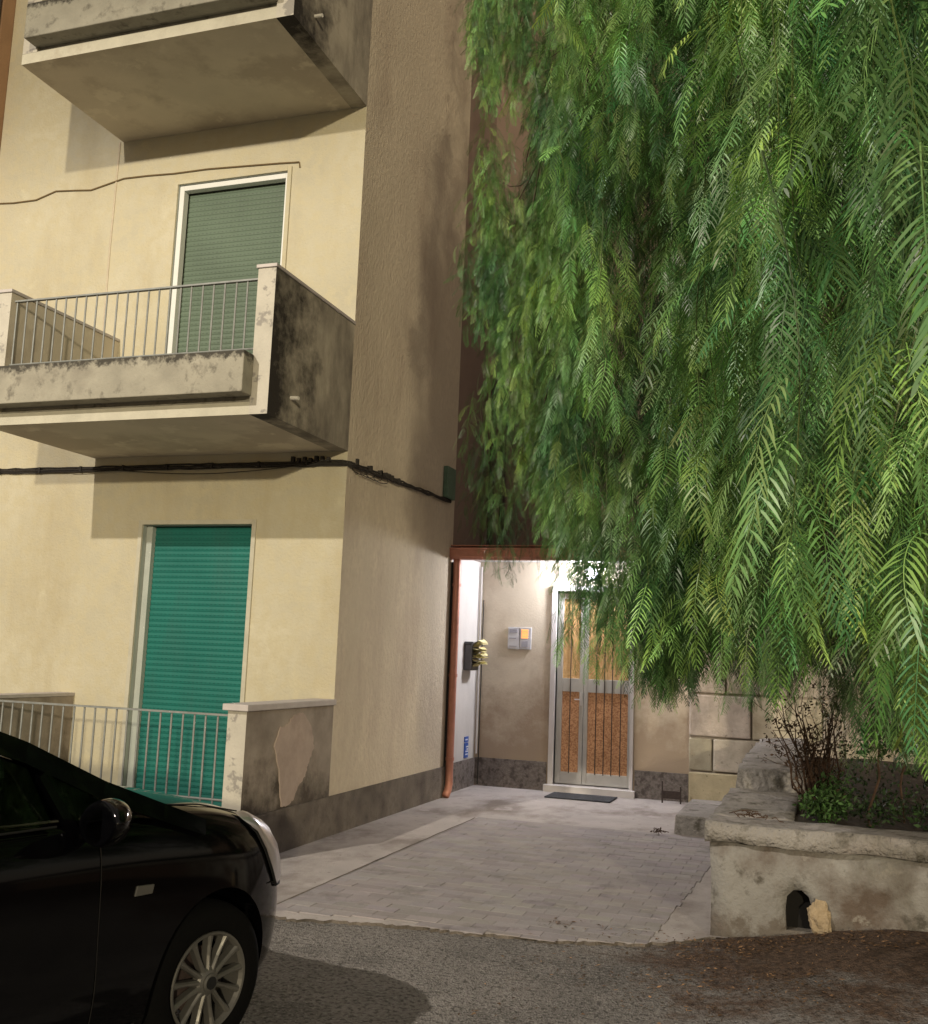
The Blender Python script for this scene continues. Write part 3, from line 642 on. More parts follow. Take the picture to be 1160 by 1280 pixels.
def strand(Ls, seg, nf):
    """hanging twig with alternating fronds; origin at its TOP, hangs down"""
    V = []; Fc = []; C = []
    fr = [frond(int(rng.integers(13, 18)), rng.uniform(.23, .33), rng.uniform(.046, .060), seg, rng.uniform(-.1, .25)) for _ in range(6)]
    ph = rng.uniform(0, 6.28); amp = rng.uniform(.02, .09)
    path = lambda q: np.array([amp * math.sin(q * 4 + ph) + .12 * (q - 1) * (1 if amp > .03 else -.5), amp * math.cos(q * 3 + ph), -q * Ls])
    K = 10
    for i in range(K):
        a, b = path(i / K), path((i + 1) / K); w = .0026 * (1 - .6 * i / K)
        for ax in ((w, 0, 0), (0, w, 0)):
            o = len(V); V += [a + ax, a - np.array(ax), b - np.array(ax), b + ax]; Fc.append((o, o + 1, o + 2, o + 3)); C.append((.75, .55, .5))
    az = rng.uniform(0, 6.28)
    for k in range(nf):
        q = (k + .5) / nf; v, f = fr[k % 6]; az += 2.4 + rng.uniform(-.4, .4); s = rng.uniform(.75, 1.1) * (1 if q < .8 else .85)
        c, sn = math.cos(az), math.sin(az); tl = rng.uniform(-.45, .35); vt = v * s
        vt = np.stack([vt[:, 0] * math.cos(tl) - vt[:, 2] * math.sin(tl), vt[:, 1], vt[:, 0] * math.sin(tl) + vt[:, 2] * math.cos(tl)], 1)
        vt = np.stack([vt[:, 0] * c - vt[:, 1] * sn, vt[:, 0] * sn + vt[:, 1] * c, vt[:, 2]], 1) + path(q)
        o = len(V); V += list(vt); t = .42 + 1.35 * rng.random() ** 1.6; yl = rng.uniform(.8, 1.2)
        tip = 1 + .35 * max(0, q - .6)
        Fc += [tuple(i + o for i in g) for g in f]; C += [(t * yl * tip, t * tip, t * rng.uniform(.7, 1.1))] * len(f)
    return np.array(V), Fc, C
def pack(V, Fc, C):
    return V, np.concatenate([np.array(f) for f in Fc]), np.array([len(f) for f in Fc]), np.array(C)
NEAR = [pack(*strand(rng.uniform(.75, 1.15), True, int(rng.integers(20, 28)))) for _ in range(9)]
FAR = [pack(*strand(rng.uniform(.75, 1.15), False, int(rng.integers(16, 22)))) for _ in range(7)]

left_v = [-400, 0, 40, 90, 150, 172, 190, 215, 260, 330, 380, 440, 465, 520, 600, 700, 1100]
left_u = [606, 598, 576, 582, 590, 662, 674, 600, 600, 594, 582, 580, 622, 616, 632, 690, 900]
bot_u = [560, 600, 622, 660, 690, 715, 740, 780, 800, 830, 858, 872, 900, 915, 950, 985, 1005, 1030, 1060, 1100, 1160, 1400]
bot_v = [445, 455, 600, 680, 700, 760, 790, 850, 872, 893, 888, 850, 870, 880, 898, 893, 850, 860, 950, 955, 985, 1000]
base_u = [560, 650, 720, 800, 900, 1000, 1100, 1300]; base_d = [7.0, 6.1, 5.1, 4.4, 3.8, 3.35, 2.95, 2.6]
from mathutils import noise as MN
PV, PF, PN, PC = [], [], [], []; off = 0; tops = []; CNT = [0]
def place(tpl, pos_tip, sc, hue):
    global off
    V, I, Nn, C = tpl; a = rng.uniform(0, 6.28); c, s = math.cos(a), math.sin(a)
    X = np.stack([V[:, 0] * c - V[:, 1] * s, V[:, 0] * s + V[:, 1] * c, V[:, 2]], 1) * sc
    z0 = X[:, 2].min(); low = X[X[:, 2] < z0 + .12].mean(0); X = X + (np.array(pos_tip) - np.array([low[0], low[1], z0]))
    if X[:, 0].min() < -3.96 and X[:, 1].max() > 6.7: return
    if X[:, 1].max() > 12.3: return
    PV.append(X); PF.append(I + off); PN.append(Nn); PC.append(C * hue); off += len(X); CNT[0] += 1
    tops.append(np.array(pos_tip) + np.array([-low[0], -low[1], -z0]))
def okpt(u, v, mg=0): return u > np.interp(v, left_v, left_u) + mg and v < np.interp(u, bot_u, bot_v)
def scatter(n, dd, near, umin=560, umax=1290, vmin=-220, thin=None, trans=0):
    k = 0; tr = 0
    while k < n and tr < n * 12:
        tr += 1; u = rng.uniform(umin, umax); v = rng.uniform(vmin, 1000); b = np.interp(u, bot_u, bot_v)
        if rng.random() < .16 and b > 700: v = b - abs(rng.normal(0, 25))       # fringe of tips along the lower edge
        if not okpt(u, v, abs(rng.normal(0, 8))): continue
        d = np.interp(u, base_u, base_d) + dd + rng.normal(0, .22)
        nz = MN.noise(Vector((u / 150., v / 230., dd * 3)))
        if thin is not None and nz < thin: continue
        if 690 < u < 812 and v > 705 and rng.random() < .66: continue
        if u > 985 and v > 430 and dd < 1 and rng.random() < .72: continue       # open foliage in front of the door
        P = unproj(u, v, d)
        if P[2] < .85: continue
        sc = rng.uniform(.85, 1.12) * (.62 if u < 690 else (.85 if u < 760 else (1.15 if u > 860 and near else 1)))
        if u < 700 and any((lambda q: q[0] < np.interp(q[1], left_v, left_u) - 4)(proj(P + np.array([0, 0, .85 * sc * k]))) for k in (.3, .6, .9)): continue
        top = P + np.array([0, 0, .85 * sc]); tu, tv, _ = proj(top)
        if tu < np.interp(tv, left_v, left_u) - 6: 
            sc *= .62; 
            if rng.random() < .35: continue
        g = (1 + .3 * nz) * (1.22 if dd < 1 else (.72 if dd < 2 else .5)); place((NEAR if near else FAR)[int(rng.integers(0, 9 if near else 7))], P, sc, np.array([g * rng.uniform(.85, 1.15), g, g])); k += 1  # inner layers' shade put into leaf tint: deeper strands darker, front ones lighter
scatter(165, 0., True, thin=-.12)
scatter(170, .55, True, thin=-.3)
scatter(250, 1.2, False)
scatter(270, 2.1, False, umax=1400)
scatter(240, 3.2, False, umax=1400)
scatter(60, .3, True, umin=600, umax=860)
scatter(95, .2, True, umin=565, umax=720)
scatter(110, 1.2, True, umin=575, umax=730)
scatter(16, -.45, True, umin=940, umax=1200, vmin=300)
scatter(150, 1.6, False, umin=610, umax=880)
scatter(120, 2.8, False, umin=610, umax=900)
def single(pts):
    for u, v, d, sc in pts: place(NEAR[int(rng.integers(0, 9))], unproj(u, v, d), sc, np.array([1., 1., 1.]))
single([(u, v, 6.4, .55) for u, v in ((592, 95), (604, 150), (598, 60), (616, 155), (640, 150), (606, 262), (618, 300), (600, 285), (590, 350), (584, 435), (598, 405), (612, 440), (596, 440), (630, 455), (612, 560), (625, 600))])
single([(705, 845, 4.6, .7), (722, 800, 4.4, .6), (738, 862, 4.3, .6), (755, 815, 4.5, .6), (772, 850, 4.2, .6), (700, 770, 4.8, .5), (728, 765, 4.9, .5), (820, 892, 4.2, .6), (845, 880, 4.3, .6), (808, 875, 4.4, .6), (832, 895, 4.5, .7), (856, 885, 4.3, .6), (800, 850, 4.5, .6), (870, 862, 4.1, .6), (842, 850, 4.4, .7), (905, 905, 3.9, .6), (925, 890, 3.8, .6), (960, 905, 3.8, .6), (712, 830, 4.4, .75), (745, 858, 4.3, .75), (765, 835, 4.2, .75), (785, 862, 4.2, .75), (730, 785, 4.5, .7), (752, 780, 4.4, .7), (778, 800, 4.3, .7), (700, 745, 4.7, .6)])
for _ in range(170):                                  # upper crown, above the frame: added to shade the lower right of the tree
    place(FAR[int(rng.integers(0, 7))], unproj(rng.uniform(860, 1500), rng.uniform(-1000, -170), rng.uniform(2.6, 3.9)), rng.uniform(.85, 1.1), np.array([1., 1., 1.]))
# far side of the crown, seen above the porch roof and trailing over its gutter
def back(n, u0, u1, v0, v1, d0, d1, sc0=.6):
    for _ in range(n):
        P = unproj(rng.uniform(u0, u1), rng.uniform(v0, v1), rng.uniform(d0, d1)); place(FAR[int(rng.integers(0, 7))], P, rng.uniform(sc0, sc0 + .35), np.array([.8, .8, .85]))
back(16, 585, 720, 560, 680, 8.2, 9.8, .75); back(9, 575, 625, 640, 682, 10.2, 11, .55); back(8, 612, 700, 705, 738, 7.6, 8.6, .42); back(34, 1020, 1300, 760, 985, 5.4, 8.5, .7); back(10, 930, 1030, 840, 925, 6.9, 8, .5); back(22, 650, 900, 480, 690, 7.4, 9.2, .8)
V = np.concatenate(PV); I = np.concatenate(PF); Nn = np.concatenate(PN); Cc = np.concatenate(PC)
tree = thing('pepper_tree', 'large weeping pepper tree with feathery green fronds hanging over the drive', 'tree', (1.3, 8.6, .6))
def bigmesh(name, V, I, Nn, Cc, key, parent, loc):
    me = bpy.data.meshes.new(name); me.vertices.add(len(V)); me.vertices.foreach_set('co', (V - np.array(loc)).astype(np.float32).ravel())
    me.loops.add(len(I)); me.loops.foreach_set('vertex_index', I.astype(np.int32)); me.polygons.add(len(Nn))
    me.polygons.foreach_set('loop_start', np.concatenate([[0], np.cumsum(Nn)[:-1]]).astype(np.int32)); me.polygons.foreach_set('loop_total', Nn.astype(np.int32))
    me.update(calc_edges=True); a = me.attributes.new('tint', 'FLOAT_COLOR', 'FACE'); a.data.foreach_set('color', np.concatenate([np.clip(Cc, 0, 3), np.ones((len(Cc), 1))], 1).astype(np.float32).ravel())
    me.materials.append(M[key]); o = bpy.data.objects.new(name, me); COL.objects.link(o); o.parent = parent; return o
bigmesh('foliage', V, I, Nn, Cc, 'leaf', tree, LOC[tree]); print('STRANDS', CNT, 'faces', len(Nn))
def curve(p0, p1, lift, n=10, w=.06):
    p0, p1 = np.array(p0, float), np.array(p1, float); j = [rng.normal(0, w, 3) for _ in range(3)]
    return [tuple(p0 + (p1 - p0) * t + np.array([0, 0, lift * 4 * t * (1 - t)]) + sum(j[q] * math.sin((q + 1) * math.pi * t) for q in range(3))) for t in np.linspace(0, 1, n)]
m = MB().use('bark'); m.tube([(1.3, 8.6, .55), (1.26, 8.5, .9), (1.2, 8.35, 1.8), (1.05, 8.1, 2.8), (.95, 7.8, 3.8)], [.34, .26, .22, .20, .17], 12); m.build('trunk', tree, smooth=True)
m = MB().use('bark'); ends = [(.3, 5.6, 6.2), (-1.6, 6.8, 6.4), (-2.2, 8.2, 5.6), (1.6, 4.6, 5.6), (.2, 3.9, 4.9), (-.9, 5.2, 5.3), (2.4, 7.8, 6.2), (.9, 5.9, 4.7), (1.0, 3.6, 4.2)]
limbs = []
for e in ends:
    c = curve((.95, 7.8, 3.75), e, .5, 12, .12); limbs += c[3:]; m.tube(c, [.11 - .007 * k for k in range(12)], 7)
ta = np.array(tops); la = np.array(limbs); sel = rng.choice(len(ta), min(190, len(ta)), replace=False)
for i in sel:
    d = np.linalg.norm(la - ta[i], axis=1) + (la[:, 2] < ta[i][2]) * 1.; j = int(d.argmin())
    if d[j] < 2.6: m.tube(curve(la[j], ta[i], .12, 7, .05), [.013, .011, .009, .007, .006, .005, .003], 4)
m.build('branch', tree, smooth=True)

# ------------------------------------------------------------------ planting and litter
def leafy(m, c, rad, n, size, tints, flat=1.):
    for _ in range(n):
        d = rng.normal(0, 1, 3); d /= np.linalg.norm(d); r = rng.random() ** .5; p = np.array(c) + d * np.array(rad) * r
        a = rng.normal(0, 1, 3); a /= np.linalg.norm(a); b = np.cross(a, rng.normal(0, 1, 3)); b /= np.linalg.norm(b); s = size * rng.uniform(.6, 1.3)
        t = tints[int(rng.integers(0, len(tints)))] * rng.uniform(.7, 1.3); m.t = (t, t, t)
        m.add([p, p + a * s * .5 + b * s * .22, p + a * s, p + a * s * .5 - b * s * .22], [(0, 1, 2, 3)])
t = thing('dry_twiggy_shrub', 'reddish brown twiggy shrub fanning up behind the planter rim', 'shrub', (-.02, 7.6, .65))
m = MB().use('twig_b'); tips = []
for k in range(30):
    a = rng.uniform(-1.0, .5); b = rng.uniform(-.6, .6); h = rng.uniform(.45, .85)
    e = (-.02 + math.sin(a) * h * .55, 7.6 + b * .4, .65 + h * (math.cos(a) * .6 + .35)); c = curve((rng.uniform(-.05, .05), 7.6 + rng.uniform(-.05, .05), .62), e, -.05, 7, .02); m.tube(c, [.009, .008, .007, .006, .005, .004, .002], 4)
    for q in (3, 4, 5, 6):
        c2 = curve(c[q], np.array(c[q]) + rng.normal(0, .09, 3) + (0, 0, .07), 0, 3, .005); m.tube(c2, .0022, 3); tips.append(c2[-1])
m.build('stems', t)
m = MB().use('shrub_b')
for p in tips: leafy(m, p, (.05, .05, .06), 8, .03, [1., .7, 1.4])
m.build('leaves', t, recalc=False)
m = MB().use('shrub_g'); leafy(m, (.03, 7.15, .74), (.17, .15, .11), 900, .035, [1.2, 1.6, .8]); leafy(m, (.10, 7.4, .80), (.13, .15, .14), 500, .035, [1.0, .7])
t = thing('leafy_shrub', 'small rounded bright green shrub at the planter corner', 'shrub', (.05, 7.2, .63))
m.build('leaves', t, recalc=False); m = MB().use('twig_b')
for k in range(12): m.tube(curve((.05, 7.25, .62), (.05 + rng.uniform(-.12, .15), 7.25 + rng.uniform(-.1, .1), .62 + rng.uniform(.1, .24)), 0, 4, .01), .003, 4)
m.build('stems', t)
labs = ['thin bare stem rising from the planter, left of its pair', 'thin pale stem rising from the planter, right of its pair']
for k, (x, y) in enumerate(((.34, 7.2), (.54, 7.7))):
    t = thing('young_plant', labs[k], 'plant', (x, y, .63))
    m = MB().use('twig_b'); c = curve((x, y, .6), (x + .03 - .05 * k, y, 1.12), 0, 8, .012); m.tube(c, .008, 6); m.build('stem', t)
    m = MB().use('shrub_g'); leafy(m, (x, y, 1.18), (.11, .11, .14), 160, .05, [.8, .5]); m.build('leaves', t, recalc=False)
m = MB().use('shrub_g')
for _ in range(2600):
    x = rng.uniform(.15, 4.4); y = rng.uniform(6.9, 12.2); y = 6.9 + (y - 6.9) * rng.random(); h = rng.uniform(.03, .16 + .16 * (y > 8)); p = np.array([x, y, .63 + h])
    leafy(m, p, (.03, .03, .03), 3, .04, [.45, .7, .3])
o = m.build('ground_cover', None, recalc=False); tag(o, None, None, kind='stuff')
o['label'] = 'dark low weeds covering the planter soil'
m = MB().use('litter')
for _ in range(5200):
    y = 6.45 - abs(rng.normal(0, .75)); x = rng.uniform(-.9, 2.8) if rng.random() < .7 else rng.uniform(-1.6, .4)
    if y < 3.2: continue
    nzv = MN.noise(Vector((x * 1.3, y * 1.6, 3)))
    if nzv < -.05 and rng.random() < .8: continue
    a = rng.uniform(0, 6.28); l = rng.uniform(.012, .04); w = rng.uniform(.0015, .004) if rng.random() < .85 else .009
    z = gz(x, y) + rng.uniform(.005, .016); dx, dy = math.cos(a) * l, math.sin(a) * l
    if x < -.62 and y > 5.8: z = tz + .01
    q = rng.choice([.5, .8, 1.2, 2.0, 3.6], p=[.35, .3, .2, .11, .04]); m.t = (q, q, q)
    m.add([(x, y, z), (x + dx * .5 - dy * w / l, y + dy * .5 + dx * w / l, z + .004), (x + dx, y + dy, z + rng.uniform(-.002, .008)), (x + dx * .5 + dy * w / l, y + dy * .5 - dx * w / l, z + .002)], [(0, 1, 2, 3)])
o = m.build('leaf_litter', None, recalc=False); o['kind'] = 'stuff'; o['label'] = 'brown dry needles and leaflets scattered along the planter foot'
m = MB().use('twig_b')
for k in range(16): p = np.array([-.40, 6.75, .69]) + rng.normal(0, .03, 3) * (1.6, .8, .2); m.tube(curve(p, p + rng.normal(0, .07, 3) * (1, .6, .15) + (0, 0, .008), .01, 4, .006), .003, 4)
one(m, 'dry_twig', 'dry curled twig lying on the planter cap near its corner', 'twig')
m = MB().use('twig_b'); leafy(m, (-1.42, 9.95, .055), (.05, .03, .012), 60, .03, [1.]); 
for k in range(5): p = np.array([-1.42, 9.95, .045]); m.tube(curve(p, p + rng.normal(0, .06, 3) * (1, 1, .05), .01, 4, .004), .003, 4)
one(m, 'debris_clump', 'small dark clump of debris at the paving edge by the step', 'debris')

# ------------------------------------------------------------------ CAR
HD = R(80); fx_, fy_ = math.cos(HD), math.sin(HD); rx_, ry_ = fy_, -fx_
O0 = (-2.25 - .80 * rx_, 3.69 - .80 * ry_)
def cw(t, l, z): return (O0[0] + fx_ * t + rx_ * l, O0[1] + fy_ * t + ry_ * l, z)
car = thing('parked_car', 'black hatchback parked nose towards the house with alloy wheels', 'car', (*cw(-1.2, 0, 0)[:2], 0))
WT = [-3.12, -2.9, -2.5, -1.5, -.5, 0, .25, .42, .54, .62, .69, .74, .77]
WW = [.66, .76, .82, .845, .845, .84, .81, .755, .685, .615, .53, .44, .32]
def hw(t): return float(np.interp(t, WT, WW))
def zsh(t): return float(np.interp(t, [-3.12, -2.6, -1.6, -.9, -.5, 0, .28, .45, .58, .70, .77], [.90, 1.03, 1.0, .985, .97, .925, .865, .80, .73, .65, .57]))
def zct(t): return float(np.interp(t, [-3.12, -2.6, -1.6, -.9, -.5, 0, .28, .45, .58, .70, .77], [.92, 1.04, 1.04, 1.05, 1.045, 1.00, .935, .87, .79, .69, .58]))
def sect(t):
    w = hw(t); zs, zc = zsh(t), zct(t); zb = float(np.interp(t, [.3, .77], [.17, .24]))
    c = [(.84, zb), (.955, zb + .05), (.985, zb + .16), (1.0, .44), (.995, .56), (.985, zs - .16), (.965, zs - .07), (.925, zs - .005), (.86, zs + .025), (.70, zs + .55 * (zc - zs) + .015), (.45, zc - .006), (.2, zc), (0, zc)]
    return [(a * w, b) for a, b in c]
TS = [-3.12, -3.05, -2.9, -2.7, -2.4, -2.0, -1.6, -1.2, -.8, -.5, -.25, 0, .18, .32, .44, .54, .61, .67, .715, .75, .77]
m = MB().use('paint'); NS = 13; rows_ = []
vs = []
for t in TS:
    s = sect(t); ring = [(l, z) for l, z in s] + [(-l, z) for l, z in reversed(s[:-1])]
    vs += [cw(t, l, z) for l, z in ring]
K = 25; fs = [(i * K + k, i * K + (k + 1) % K, (i + 1) * K + (k + 1) % K, (i + 1) * K + k) for i in range(len(TS) - 1) for k in range(K)]
fs += [tuple(range(K)), tuple(reversed(range((len(TS) - 1) * K, len(TS) * K)))]
m.add(vs, fs); body = m.build('body', car, smooth=True)
md = body.modifiers.new('s', 'SUBSURF'); md.levels = 2; md.render_levels = 2
cuts = []
for t in (0, -2.51):
    for sd in (1, -1):
        c = MB().use('trim_b'); c.lathe([(.001, -.35), (.355, -.35), (.355, .30), (.001, .30)], cw(t, sd * .80, .30), (rx_ * sd, ry_ * sd, 0), 40); co = c.build('cut'); cuts.append(co)
        md = body.modifiers.new('b', 'BOOLEAN'); md.object = co; md.operation = 'DIFFERENCE'; md.solver = 'EXACT'
bpy.context.view_layer.update(); dg = bpy.context.evaluated_depsgraph_get(); nm = bpy.data.meshes.new_from_object(body.evaluated_get(dg)); body.modifiers.clear(); body.data = nm
for p in nm.polygons: p.use_smooth = True
for c in cuts: bpy.data.objects.remove(c)
try: nm.set_sharp_from_angle(angle=R(38))
except Exception: pass
def surf(t, s, o=0.):
    """point on the flank/hood: s = index along the section (fractional)"""
    S_ = sect(t); i = min(int(s), 11); f = s - i; l = S_[i][0] * (1 - f) + S_[i + 1][0] * f; z = S_[i][1] * (1 - f) + S_[i + 1][1] * f
    return l, z
def patch(key, ts_, s0, s1, off_, name, parent, sd=1, ns=6, smooth=True):
    """panel following the body skin between section params s0(t)..s1(t)"""
    g = []
    for t in ts_:
        for k in range(ns + 1):
            s = s0(t) + (s1(t) - s0(t)) * k / ns; l, z = surf(t, s)
            l2, z2 = surf(t, min(12, s + .15)); l3, z3 = surf(t, max(0, s - .15)); n = Vector((z2 - z3, -(l2 - l3))); n.normalize()
            if n.x < -.05: n = -n
            ft = (hw(t - .03) - hw(t + .03)) / .06
            e = Vector((ft * max(0, n.x), n.x, n.y)); e.normalize(); edge = (k in (0, ns)) or t in (ts_[0], ts_[-1]); o = off_ if not edge else off_ * .1
            g.append(cw(t + e.x * o, (l + e.y * o) * sd, z + e.z * o))
    mm_ = MB().use(key); n1 = ns + 1; mm_.add(g, [(i * n1 + k, i * n1 + k + 1, (i + 1) * n1 + k + 1, (i + 1) * n1 + k) for i in range(len(ts_) - 1) for k in range(ns)])
    return mm_.build(name, parent, smooth=smooth)
for sd in (1, -1):
    h = patch('chrome', list(np.linspace(.20, .75, 16)), lambda t: 4.3 + (t < .45) * (.45 - t) * 12, lambda t: 8.2 + max(0, t - .3) * 3.6, .018, 'headlight', car, sd)
    patch('trim_b', list(np.linspace(.20, .765, 10)), lambda t: 4.18 + (t < .45) * (.45 - t) * 12, lambda t: 4.3 + (t < .45) * (.45 - t) * 12, .012, 'headlight_bezel', h, sd, 2)
# bumper split, side marker, door seams
for sd in (1, -1):
    m = MB().use('hole')
    def seam(ps, r=.002): m.tube([cw(t, surf(t, s)[0] * sd * 1.001, surf(t, s)[1]) for t, s in ps], r, 4)
    seam([(-.62, s) for s in np.linspace(.8, 7.4, 14)]); seam([(-1.72, s) for s in np.linspace(.8, 7.4, 14)]); seam([(t, 4.4 + (t - .34) * 1.) for t in np.linspace(.36, .76, 10)]); seam([(t, 8.4) for t in np.linspace(-.45, .28, 20)], .003)
    seam([(t, 1.3) for t in np.linspace(-2.1, -.4, 12)], .012)
    m.build('panel_seams', car)
l, z = surf(-.42, 5.0)
m = MB().use('rim'); P0 = [cw(-.42 + a, l + .008, .725 + b) for a, b in ((-.045, -.017), (.04, -.02), (.048, .012), (-.035, .018))]; P1 = [cw(-.42 + a * .9, l - .02, .725 + b) for a, b in ((-.045, -.017), (.04, -.02), (.048, .012), (-.035, .018))]
m.add(P0 + P1, [(0, 1, 2, 3), (0, 4, 5, 1), (1, 5, 6, 2), (2, 6, 7, 3), (3, 7, 4, 0)]); m.build('side_marker', car, bevel=.003)
# greenhouse
def sg(t, z, sd=1, o=0.):
    """point on the side-glass plane"""
    k = (z - .97) / .43; return cw(t, sd * (.79 - .17 * k - .03 * k * k + o), z)
m = MB().use('paint')
def bar(pts, w0, w1, th=.03, sd=1):
    n = len(pts); A = []
    for i, (t, z) in enumerate(pts):
        a = pts[max(0, i - 1)]; b = pts[min(n - 1, i + 1)]; d = Vector((b[0] - a[0], b[1] - a[1])).normalized(); nn = Vector((-d.y, d.x)); w = w0 + (w1 - w0) * i / (n - 1)
        A.append([sg(t + nn.x * w, z + nn.y * w, sd), sg(t - nn.x * w, z - nn.y * w, sd), sg(t - nn.x * w, z - nn.y * w, sd, -th), sg(t + nn.x * w, z + nn.y * w, sd, -th)])
    m.add([p for q in A for p in q], [(i * 4 + k, i * 4 + (k + 1) % 4, (i + 1) * 4 + (k + 1) % 4, (i + 1) * 4 + k) for i in range(n - 1) for k in range(4)] + [(0, 1, 2, 3), tuple(range(4 * n - 4, 4 * n))])
for sd in (1, -1):
    bar([(-.10, .90), (-.30, .975), (-.56, 1.075), (-.85, 1.22), (-1.15, 1.335), (-1.4, 1.40), (-1.8, 1.435), (-2.3, 1.43), (-2.7, 1.39)], .03, .045, sd=sd)
    bar([(-.70, .95), (-.80, 1.15)], .028, .022, sd=sd); bar([(-1.78, .97), (-1.85, 1.41)], .05, .045, sd=sd); bar([(-2.62, .98), (-2.72, 1.38)], .12, .10, sd=sd)
    bar([(-2.7, 1.40), (-2.9, 1.25), (-3.08, 1.0)], .05, .05, sd=sd)
g2 = []
RT = [(-1.27, 1.40), (-1.5, 1.44), (-1.9, 1.475), (-2.3, 1.47), (-2.75, 1.42)]
for t, z in RT:
    for l in np.linspace(-.60, .60, 9): g2.append(cw(t, l, z - .045 * (abs(l) / .6) ** 2.5))
m.add(g2, [(i * 9 + k, i * 9 + k + 1, (i + 1) * 9 + k + 1, (i + 1) * 9 + k) for i in range(4) for k in range(8)]); m.build('roof', car, smooth=False)
def pane(name, pts, lab=None): mm_ = MB().use('glass'); mm_.add(pts, [tuple(range(len(pts)))]); mm_.build(name, car, recalc=False)
for sd in (1, -1):
    pane('side_window', [sg(-.80, .975, sd), sg(-.86, 1.17, sd), sg(-1.2, 1.31, sd), sg(-1.45, 1.375, sd), sg(-1.80, 1.395, sd), sg(-1.74, .985, sd)])
    pane('side_window', [sg(-.42, .97, sd), sg(-.79, 1.145, sd), sg(-.70, .97, sd)])
    pane('side_window', [sg(-1.86, .985, sd), sg(-1.9, 1.40, sd), sg(-2.3, 1.39, sd), sg(-2.62, 1.35, sd), sg(-2.52, 1.0, sd)])
m = MB().use('glass'); gg = []
for k in range(7):
    q = k / 6; t = -.20 - 1.08 * q; z = 1.00 + .40 * q - .03 * q * q + .02 * math.sin(q * 3.14)
    for l in np.linspace(-1, 1, 9): gg.append(cw(t - .16 * l * l * (1 - q * .6), l * (.77 - .19 * q), z - .03 * l * l))
m.add(gg, [(i * 9 + k, i * 9 + k + 1, (i + 1) * 9 + k + 1, (i + 1) * 9 + k) for i in range(6) for k in range(8)]); m.build('windscreen', car, smooth=True)
pane('rear_window', [cw(-2.78, -.55, 1.38), cw(-2.78, .55, 1.38), cw(-3.10, .62, 1.0), cw(-3.10, -.62, 1.0)])
m = MB().use('trim_b')
g3 = [cw(t, l, z) for t, z in ((-.35, .965), (-.9, 1.0), (-1.1, .98), (-1.12, .6)) for l in (-.7, .7)]; m.add(g3, [(0, 1, 3, 2), (2, 3, 5, 4), (4, 5, 7, 6)]); m.build('dashboard', car)
for l in (-.36, .36):
    m = MB().use('trim_b'); m.tube([cw(-1.75, l, .45), cw(-1.95, l, 1.05)], [.24, .2], 10); m.tube([cw(-1.95, l, 1.08), cw(-1.98, l, 1.26)], [.12, .11], 10); m.build('seat', car, bevel=.03)
m = MB().use('trim_b'); m.tube([cw(-1.28 - .05 * math.sin(a), -.36 + .18 * math.cos(a), .98 + .17 * math.sin(a)) for a in np.linspace(0, 6.283, 25)], .014, 6); m.build('steering_wheel', car)
# mirrors
for sd in (1, -1):
    bm = bmesh.new(); bmesh.ops.create_uvsphere(bm, u_segments=24, v_segments=16, radius=1); m = MB().use('paint'); vv = []
    for v in bm.verts:
        x, y, z = v.co; x = max(x, -.35); tp = 1 - .38 * max(0, y) ** 1.5; x *= tp; z = z * tp + .18 * y; l = y * .12; vv.append(cw(-.70 + x * .10 - abs(y) ** 2 * .02 - .03 * y, sd * (.925 + l), 1.0 + z * .08))
    m.add(vv, [[v.index for v in f.verts] for f in bm.faces]); bm.free(); mi = m.build('wing_mirror', car, smooth=True)
    m = MB().use('glass'); m.add([cw(-.739 , sd * (.925 + .085 * math.cos(a)), 1.0 + .055 * math.sin(a) * (1 - .3 * max(0, math.cos(a))) + .014 * math.cos(a)) for a in np.linspace(0, 6.28, 20)[:-1]], [tuple(range(19))]); m.build('mirror_glass', mi)
    m = MB().use('trim_b'); m.tube([cw(-.66, sd * .78, .955), cw(-.67, sd * .87, .965)], .03, 8); m.build('stalk', mi)
